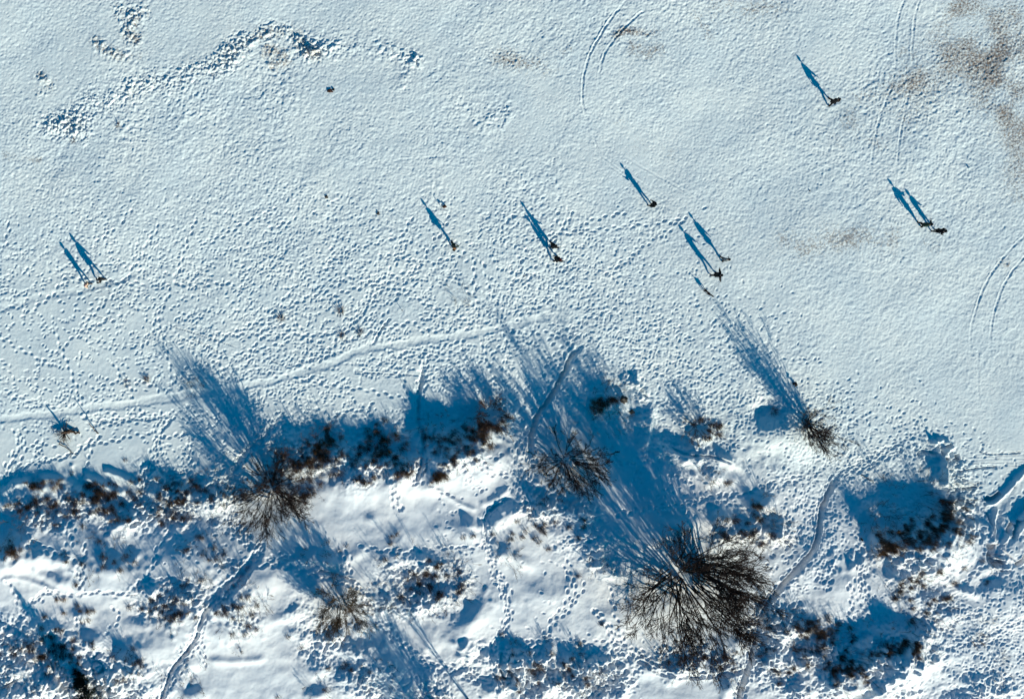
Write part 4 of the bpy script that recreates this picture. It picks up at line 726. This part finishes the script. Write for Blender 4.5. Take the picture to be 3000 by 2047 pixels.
rock('boulder', 1825, 1170, (.34, .26, .16), M_stone, 'broken brown boulder by the brush right of the trench top', 'boulder', 42, jag=.5)
wood('post_stump', [(2326, 1124, .0), (2326, 1123.5, .5)], .13, 'short dark post stump beside the shadow of the narrow tree', 0, cat='post', seed=9)
# dark box-shaped litter
bm = bmesh.new(); bmesh.ops.create_cube(bm, size=1); bmesh.ops.scale(bm, vec=(.24, .13, .12), verts=bm.verts); bmesh.ops.bevel(bm, geom=bm.edges[:], offset=.015, segments=2, affect='EDGES')
bm2 = bmesh.ops.create_cube(bm, size=1, matrix=Matrix.Translation((0, 0, .065)) @ Matrix.Diagonal((.20, .10, .02, 1)))
me_ = bpy.data.meshes.new('litter_box'); bm.to_mesh(me_); bm.free(); o = link('litter_box', me_, M_black); x, y, z = map(float, ground_at(2524, 1579)); o.location = (x, y, z + .05); o.rotation_euler = (R(6), R(-5), R(-50)); tag(o, 'small black box lying on smooth snow below the field of footprints', 'box')

# ------------------------------------------------------------------ people
def skin(name, joints, edges, mt_, parent, sub=1, head=None, root=0, fat=1.0):
    """joints: list of ((x,y,z), r or (rx,ry)); one continuous surface grown round the bones"""
    me_ = bpy.data.meshes.new(name); me_.from_pydata([j[0] for j in joints], edges, []); me_.update()
    o = bpy.data.objects.new(name, me_); COL.objects.link(o)
    md = o.modifiers.new('skin', 'SKIN'); md.use_smooth_shade = True
    if not me_.skin_vertices:
        bpy.context.view_layer.update()
        bmx = bmesh.new(); bmx.from_mesh(me_); bmx.verts.layers.skin.verify(); bmx.to_mesh(me_); bmx.free()
    sk = me_.skin_vertices[0].data
    for i, j in enumerate(joints):
        rr = j[1] if isinstance(j[1], tuple) else (j[1], j[1]); rr = (rr[0] * fat, rr[1] * fat); sk[i].radius = rr; sk[i].use_root = (i == root)
    s2 = o.modifiers.new('sub', 'SUBSURF'); s2.levels = sub; s2.render_levels = sub
    dg = bpy.context.evaluated_depsgraph_get(); ev = bpy.data.meshes.new_from_object(o.evaluated_get(dg))
    o.modifiers.clear(); old = o.data; o.data = ev; bpy.data.meshes.remove(old); ev.name = name
    if head is not None:
        bmx = bmesh.new(); bmx.from_mesh(ev); bmx2 = bmesh.new(); bmesh.ops.create_icosphere(bmx2, subdivisions=3, radius=1)
        hc, s, f = head
        for q in bmx2.verts:
            p = q.co.copy(); nose = math.exp(-((p.x / .16) ** 2 + ((p.z + .05) / .2) ** 2)) * (1 if p.y > .5 else 0)
            ear = math.exp(-(((p.y + .05) / .18) ** 2 + ((p.z + .02) / .25) ** 2)) * (1 if abs(p.x) > .8 else 0)
            jaw = 1 - .28 * max(0, -p.z) ; brow = .06 * math.exp(-((p.z - .22) / .1) ** 2) * max(0, p.y)
            q.co = Vector((p.x * .078 * jaw * (1 + .16 * ear), p.y * .098 * (1 - .1 * max(0, -p.z)) + .028 * nose + .05 * brow, p.z * .118)) * s
            q.co = Vector(hc) + q.co
        tmp = bpy.data.meshes.new('t'); bmx2.to_mesh(tmp); bmx.from_mesh(tmp); bmx.to_mesh(ev); bmx.free(); bmx2.free(); bpy.data.meshes.remove(tmp)
        ev.polygons.foreach_set('use_smooth', np.ones(len(ev.polygons), bool))
    ev.materials.clear(); ev.materials.append(mt_); o.parent = parent; return o
def person(u, v, head_deg, stride, label, coat, legs, hat, hgt=1.72, arms=((20, 8, 25), (-20, 8, 20)), lean=.05, group='people walking on the snowy beach', coatlen=.0, wide=1.0, hood=False, crown=None, mhat2=None, elbow=None):
    """(u, v) is the point midway between the feet; head_deg is the walking direction on the map"""
    x, y, z = map(float, ground_at(u, v)); e = empty('person', (x, y, z - .03)); e.rotation_euler = (0, 0, R(head_deg - 90)); s = hgt / 1.75
    hipz = math.sqrt(max(.5, .86 ** 2 - (stride / 2 / s) ** 2)) + .06
    def S(*a): return tuple(k * s for k in a)
    an = {}
    for sd, yy in ((-1, stride / 2 / s), (1, -stride / 2 / s)):
        kn = (sd * .10, yy * .5 + .05 + (0.03 if yy < 0 else 0), hipz * .5 + .03); ank = (sd * .11, yy - .03, .09 if yy > 0 else .11); toe = (sd * .13, yy + .14, .045)
        an[sd] = (kn, ank, toe)
    sh = (0, lean, hipz + .50); hands = {}; el = {}
    for i, sd in enumerate((-1, 1)):
        fw, out, bend = [R(k) for k in arms[i]]
        s0 = Vector((sd * .185, sh[1], sh[2])); d1 = Vector((sd * math.sin(out), math.sin(fw) * math.cos(out), -math.cos(fw) * math.cos(out))).normalized()
        e0 = s0 + d1 * .29; d2 = Vector((sd * math.sin(out) * (1 - bend * .3), math.sin(fw + bend) * math.cos(out), -math.cos(fw + bend) * math.cos(out))).normalized()
        h0 = e0 + d2 * .25; el[sd] = (s0, e0, h0, d2); hands[sd] = h0 + d2 * .06
    hd = (0, lean + .03, sh[2] + .27); nk = (0, lean, sh[2] + .07)
    J = [((0, 0, hipz), (.14, .11)), ((0, lean * .5, hipz + .22), (.12, .09)), ((0, lean, sh[2] - .06), (.14, .10)), (nk, (.055, .055)), ((0, lean + .02, sh[2] + .18), (.06, .06))]
    E = [(0, 1), (1, 2), (2, 3), (3, 4)]
    for sd in (-1, 1):
        b0 = len(J); kn, ank, toe = an[sd]; J += [((sd * .09, 0, hipz - .08), .085), (kn, .058), (ank, .04), (toe, .038)]; E += [(0, b0), (b0, b0 + 1), (b0 + 1, b0 + 2), (b0 + 2, b0 + 3)]
        b0 = len(J); s0, e0, h0, d2 = el[sd]; J += [(tuple(s0), .05), (tuple(e0), .04), (tuple(h0), .028)]; E += [(2, b0), (b0, b0 + 1), (b0 + 1, b0 + 2)]
    sc = lambda JJ: [(S(*j[0]), tuple(k * s for k in j[1]) if isinstance(j[1], tuple) else j[1] * s) for j in JJ]
    skin('body', sc(J), E, M_skin, e, 1, head=(S(*hd), s, None))
    # coat
    J = [((0, 0, hipz - .10 - coatlen), (.175 * wide + coatlen * .12, .14 * wide + coatlen * .12)), ((0, 0, hipz), (.165 * wide, .14 * wide)), ((0, lean * .5, hipz + .22), (.16 * wide, .13 * wide)), ((0, lean, sh[2] - .05), (.18 * wide, .13 * wide)), ((0, lean, sh[2] + .08), (.105, .085))]
    E = [(0, 1), (1, 2), (2, 3), (3, 4)]
    for sd in (-1, 1):
        b0 = len(J); s0, e0, h0, d2 = el[sd]; J += [(tuple(s0), .078 * wide), (tuple(e0), .066 * wide), (tuple(h0 - d2 * .02), .052)]; E += [(3, b0), (b0, b0 + 1), (b0 + 1, b0 + 2)]
    skin('coat', sc(J), E, coat, e, 1, root=1, fat=1.28)
    J = [((0, 0, hipz), (.15, .12))]; E = []
    for sd in (-1, 1):
        b0 = len(J); kn, ank, toe = an[sd]; J += [((sd * .09, 0, hipz - .1), .10), (kn, .075), (tuple(Vector(ank) + Vector((0, 0, .05))), .06)]; E += [(0, b0), (b0, b0 + 1), (b0 + 1, b0 + 2)]
    skin('trousers', sc(J), E, legs, e, 1, fat=1.28)
    for sd in (-1, 1):
        kn, ank, toe = an[sd]; a = Vector(ank); skin('boot', sc([(tuple(a + Vector((0, 0, .10))), .062), (tuple(a + Vector((0, -.01, -.03))), .055), (toe, (.05, .04))]), [(0, 1), (1, 2)], M_boot, e, 1, fat=1.2)
        # gloved hand: palm, four curled fingers of unequal length, thumb leaving the side of the palm
        s0, e0, h0, d2 = el[sd]; f = Vector((0, 1, 0)); f = (f - d2 * f.dot(d2)).normalized(); si = d2.cross(f) * sd
        J = [(tuple(h0), .032), (tuple(h0 + d2 * .045), (.036, .022)), (tuple(h0 + d2 * .085), (.036, .02))]; E = [(0, 1), (1, 2)]
        pp = [(j[0], j[1]) for j in J]
        g = skin('glove', sc(pp), E, M_black, e, 1)
        bmg = bmesh.new(); bmg.from_mesh(g.data)
        Pf = []
        for k, (off, ln) in enumerate(((-.03, .062), (-.01, .072), (.01, .068), (.03, .052))):
            a0 = h0 + d2 * .08 + f * off; inw = -si
            Pf.append([tuple(a0 * s), tuple((a0 + d2 * ln * .4 + inw * .006) * s), tuple((a0 + d2 * ln * .75 + inw * ln * .3) * s), tuple((a0 + d2 * ln * .9 + inw * ln * .65) * s)])
        a0 = h0 + d2 * .03 + f * .03; Pf.append([tuple(a0 * s), tuple((a0 + f * .02 + d2 * .018) * s), tuple((a0 + f * .03 + d2 * .042) * s), tuple((a0 + f * .03 + d2 * .055 - si * .01) * s)])
        vv, ff = tubes(np.array(Pf), np.tile(np.array([.0115, .011, .0095, .006]) * s, (5, 1)), 6); tm = mkmesh('t', vv, ff); bmg.from_mesh(tm); bmg.to_mesh(g.data); bmg.free(); bpy.data.meshes.remove(tm)
        # eye
        bme = bmesh.new(); bmesh.ops.create_icosphere(bme, subdivisions=1, radius=.011 * s, matrix=Matrix.Translation(S(sd * .03, hd[1] + .088, hd[2]))); mm = bpy.data.meshes.new('eye'); bme.to_mesh(mm); bme.free(); link('eye', mm, M_eye, e)
    bmh = bmesh.new(); bmesh.ops.create_icosphere(bmh, subdivisions=3, radius=1); k0 = -.25
    for q in bmh.verts:
        p = q.co; zz = max(p.z, k0 if not hood else -.95); back = 1.0 if not hood else 1.08
        q.co = Vector((p.x * (.112 if not hood else .135) * back, p.y * (.125 if p.y < 0 else .110 if not hood else .09), zz * .15)) * s + Vector(S(0, hd[1] - .01, hd[2] + .015))
    mm = bpy.data.meshes.new('hood' if hood else 'hat'); bmh.to_mesh(mm); bmh.free(); mm.polygons.foreach_set('use_smooth', np.ones(len(mm.polygons), bool)); ho = link('hood' if hood else 'hat', mm, hat, e)
    if crown is not None:
        P = [[S(.06 * math.cos(a), hd[1] + .05 * math.sin(a), hd[2] + .13 + .02) for a in np.linspace(0, 6.28, 9)]]; link('bobble', mkmesh('bobble', *tubes(np.array(P), np.full((1, 9), .03 * s), 6)), crown, e)
    tag(e, label, 'person', group)
    rot = Matrix.Rotation(R(head_deg - 90), 4, 'Z'); base = Vector((x, y, z - .03))
    return e, {k: base + rot @ (hands[k] * s) for k in hands}, base, rot
person(258.5, 830, -25, .50, 'person in a beige coat with a pink hood, at the far left', M_beige, M_dark, M_pink, 1.62, hood=True, coatlen=.1, arms=((-18, 8, 20), (18, 8, 25)))
person(296.5, 818, -19, .74, 'person in a black padded coat with pale fur, beside the beige coat at far left', M_black, M_dark, M_black, 1.80, wide=1.0, hood=True, coatlen=.08, crown=M_white, arms=((25, 10, 30), (-25, 10, 30)))
p3 = person(1325, 717, 65, .36, 'person in a black and green jacket carrying a tan bag, left of centre', M_green, M_black, M_black, 1.74, crown=M_white, coatlen=.12, arms=((10, 25, 60), (-8, 28, 40)))
person(1613, 719, 40, .30, 'person in black with arms spread, upper of the two close walkers at centre', M_black, M_black, M_black, 1.70, arms=((-15, 38, 30), (20, 30, 40)), wide=1.1, coatlen=.12)
person(1626, 758, 30, .45, 'person in black with dark red hat, lower of the two close walkers at centre', M_black, M_dark, M_red, 1.68, arms=((-30, 25, 20), (25, 22, 40)), wide=1.1, coatlen=.1)
person(1904, 600, 160, .20, 'person all in black standing alone with feet together in upper middle', M_black, M_black, M_black, 1.62, arms=((30, 12, 80), (30, 12, 80)), wide=1.1, coatlen=.15)
p7 = person(2088, 802, 0, .42, 'person in black with arms held out, walking a dog on a leash', M_black, M_black, M_black, 1.78, arms=((10, 40, 15), (18, 46, 20)), wide=1.1, coatlen=.12)
person(2113, 759, 80, .36, 'person in a grey coat with dark hat, behind the dog walker', M_grey, M_black, M_black, 1.66, arms=((-10, 8, 15), (10, 8, 20)), wide=.95)
person(2428, 300, 70, .62, 'person in black striding alone at the upper right', M_black, M_dark, M_black, 1.76, arms=((-28, 8, 15), (25, 8, 20)), wide=.95, lean=.08)
person(2693, 658, 95, .42, 'person in black and dark green with arms bent, left of the pair at the right', M_green, M_black, M_black, 1.78, arms=((-20, 20, 40), (25, 18, 60)), wide=1.05, coatlen=.15)
person(2733, 675, -20, .22, 'person in a black hooded coat, right of the pair at the right', M_black, M_black, M_black, 1.68, arms=((10, 14, 70), (10, 12, 60)), wide=1.0, hood=True, coatlen=.15)
# tan bag carried by the walker
bm = bmesh.new(); bmesh.ops.create_cube(bm, size=1)
bmesh.ops.scale(bm, vec=(.34, .20, .36), verts=bm.verts); bmesh.ops.bevel(bm, geom=bm.edges[:], offset=.06, segments=3, affect='EDGES')
e_bag = empty('shoulder_bag', tuple(p3[2] + p3[3] @ Vector((.12, -.24, 1.12)))); e_bag.rotation_euler = (0, 0, R(65 - 90))
mm = bpy.data.meshes.new('bag_body'); bm.to_mesh(mm); bm.free(); link('bag_body', mm, M_tan, e_bag)
bm = bmesh.new(); bmesh.ops.create_uvsphere(bm, u_segments=12, v_segments=8, radius=.1); bmesh.ops.scale(bm, vec=(1.5, .9, .8), verts=bm.verts); bmesh.ops.translate(bm, vec=(.02, -.17, -.02), verts=bm.verts)
mm = bpy.data.meshes.new('bag_roll'); bm.to_mesh(mm); bm.free(); link('bag_roll', mm, M_black, e_bag)
P = np.array([[(-.15, .08, .15), (-.12, .12, .33), (0, .22, .42), (.1, .2, .34), (.15, .08, .15)]]); link('strap', mkmesh('strap', *tubes(P, np.full((1, 5), .018), 5)), M_black, e_bag)
tag(e_bag, 'tan shoulder bag with a black roll on the back of the green jacket walker', 'bag')

# ------------------------------------------------------------------ dog and leash
x, y, z = map(float, ground_at(2067, 855)); e = empty('dog', (x, y, z)); dogdir = -42
e.rotation_euler = (0, 0, R(dogdir - 90))
J = [((0, -.26, .46), (.085, .10)), ((0, -.05, .44), (.085, .095)), ((0, .18, .44), (.10, .125)), ((0, .30, .52), (.065, .08)), ((0, .40, .63), (.058, .06)), ((0, .48, .66), (.062, .06)), ((0, .57, .63), (.035, .034)), ((0, .63, .62), (.026, .024)),
     ((0, -.36, .47), (.03, .03)), ((.02, -.48, .53), .022), ((.04, -.58, .62), .012)]
E = [(0, 1), (1, 2), (2, 3), (3, 4), (4, 5), (5, 6), (6, 7), (0, 8), (8, 9), (9, 10)]
for sd, fy, by in ((-1, .06, -.04), (1, -.05, .06)):
    b0 = len(J); J += [((sd * .07, .19, .36), .05), ((sd * .075, .17 + fy * .4, .22), .032), ((sd * .075, .19 + fy, .05), .022), ((sd * .075, .23 + fy, .02), .026)]; E += [(2, b0), (b0, b0 + 1), (b0 + 1, b0 + 2), (b0 + 2, b0 + 3)]
    b0 = len(J); J += [((sd * .07, -.26, .36), .062), ((sd * .08, -.20 + by * .5, .26), .042), ((sd * .08, -.33 + by, .16), .026), ((sd * .08, -.30 + by, .04), .02), ((sd * .08, -.26 + by, .02), .026)]; E += [(0, b0), (b0, b0 + 1), (b0 + 1, b0 + 2), (b0 + 2, b0 + 3), (b0 + 3, b0 + 4)]
skin('body', J, E, M_fur, e, 2, root=1)
for sd in (-1, 1):
    P = np.array([[(sd * .045, .46, .71), (sd * .07, .455, .69), (sd * .085, .465, .63)]]); link('ear', mkmesh('ear', *tubes(P, np.array([[.022, .026, .008]]), 6)), M_furlight, e)
th = np.linspace(0, 2 * np.pi, 13); P = np.stack([.068 * np.cos(th), .355 + .045 * np.sin(th), .575 + .055 * np.sin(th) * -.9], -1)[None]; link('collar', mkmesh('collar', *tubes(P, np.full((1, 13), .012), 5)), M_red, e)
tag(e, 'dark brown dog on a leash walking below the person with spread arms', 'dog')
rot = Matrix.Rotation(R(dogdir - 90), 4, 'Z'); c1 = Vector((x, y, z)) + rot @ Vector((0, .36, .63)); h1 = p7[1][1]
t = np.linspace(0, 1, 24)[:, None]; P = np.array(h1)[None] * (1 - t) + np.array(c1)[None] * t; P[:, 2] -= .22 * np.sin(np.pi * t[:, 0]); o0 = P[0].copy()
lo = link('dog_leash', mkmesh('dog_leash', *tubes((P - o0)[None], np.full((1, 24), .009), 5)), M_black); lo.location = tuple(o0); tag(lo, 'thin dark leash from the hand of the dog walker to the dog', 'leash')
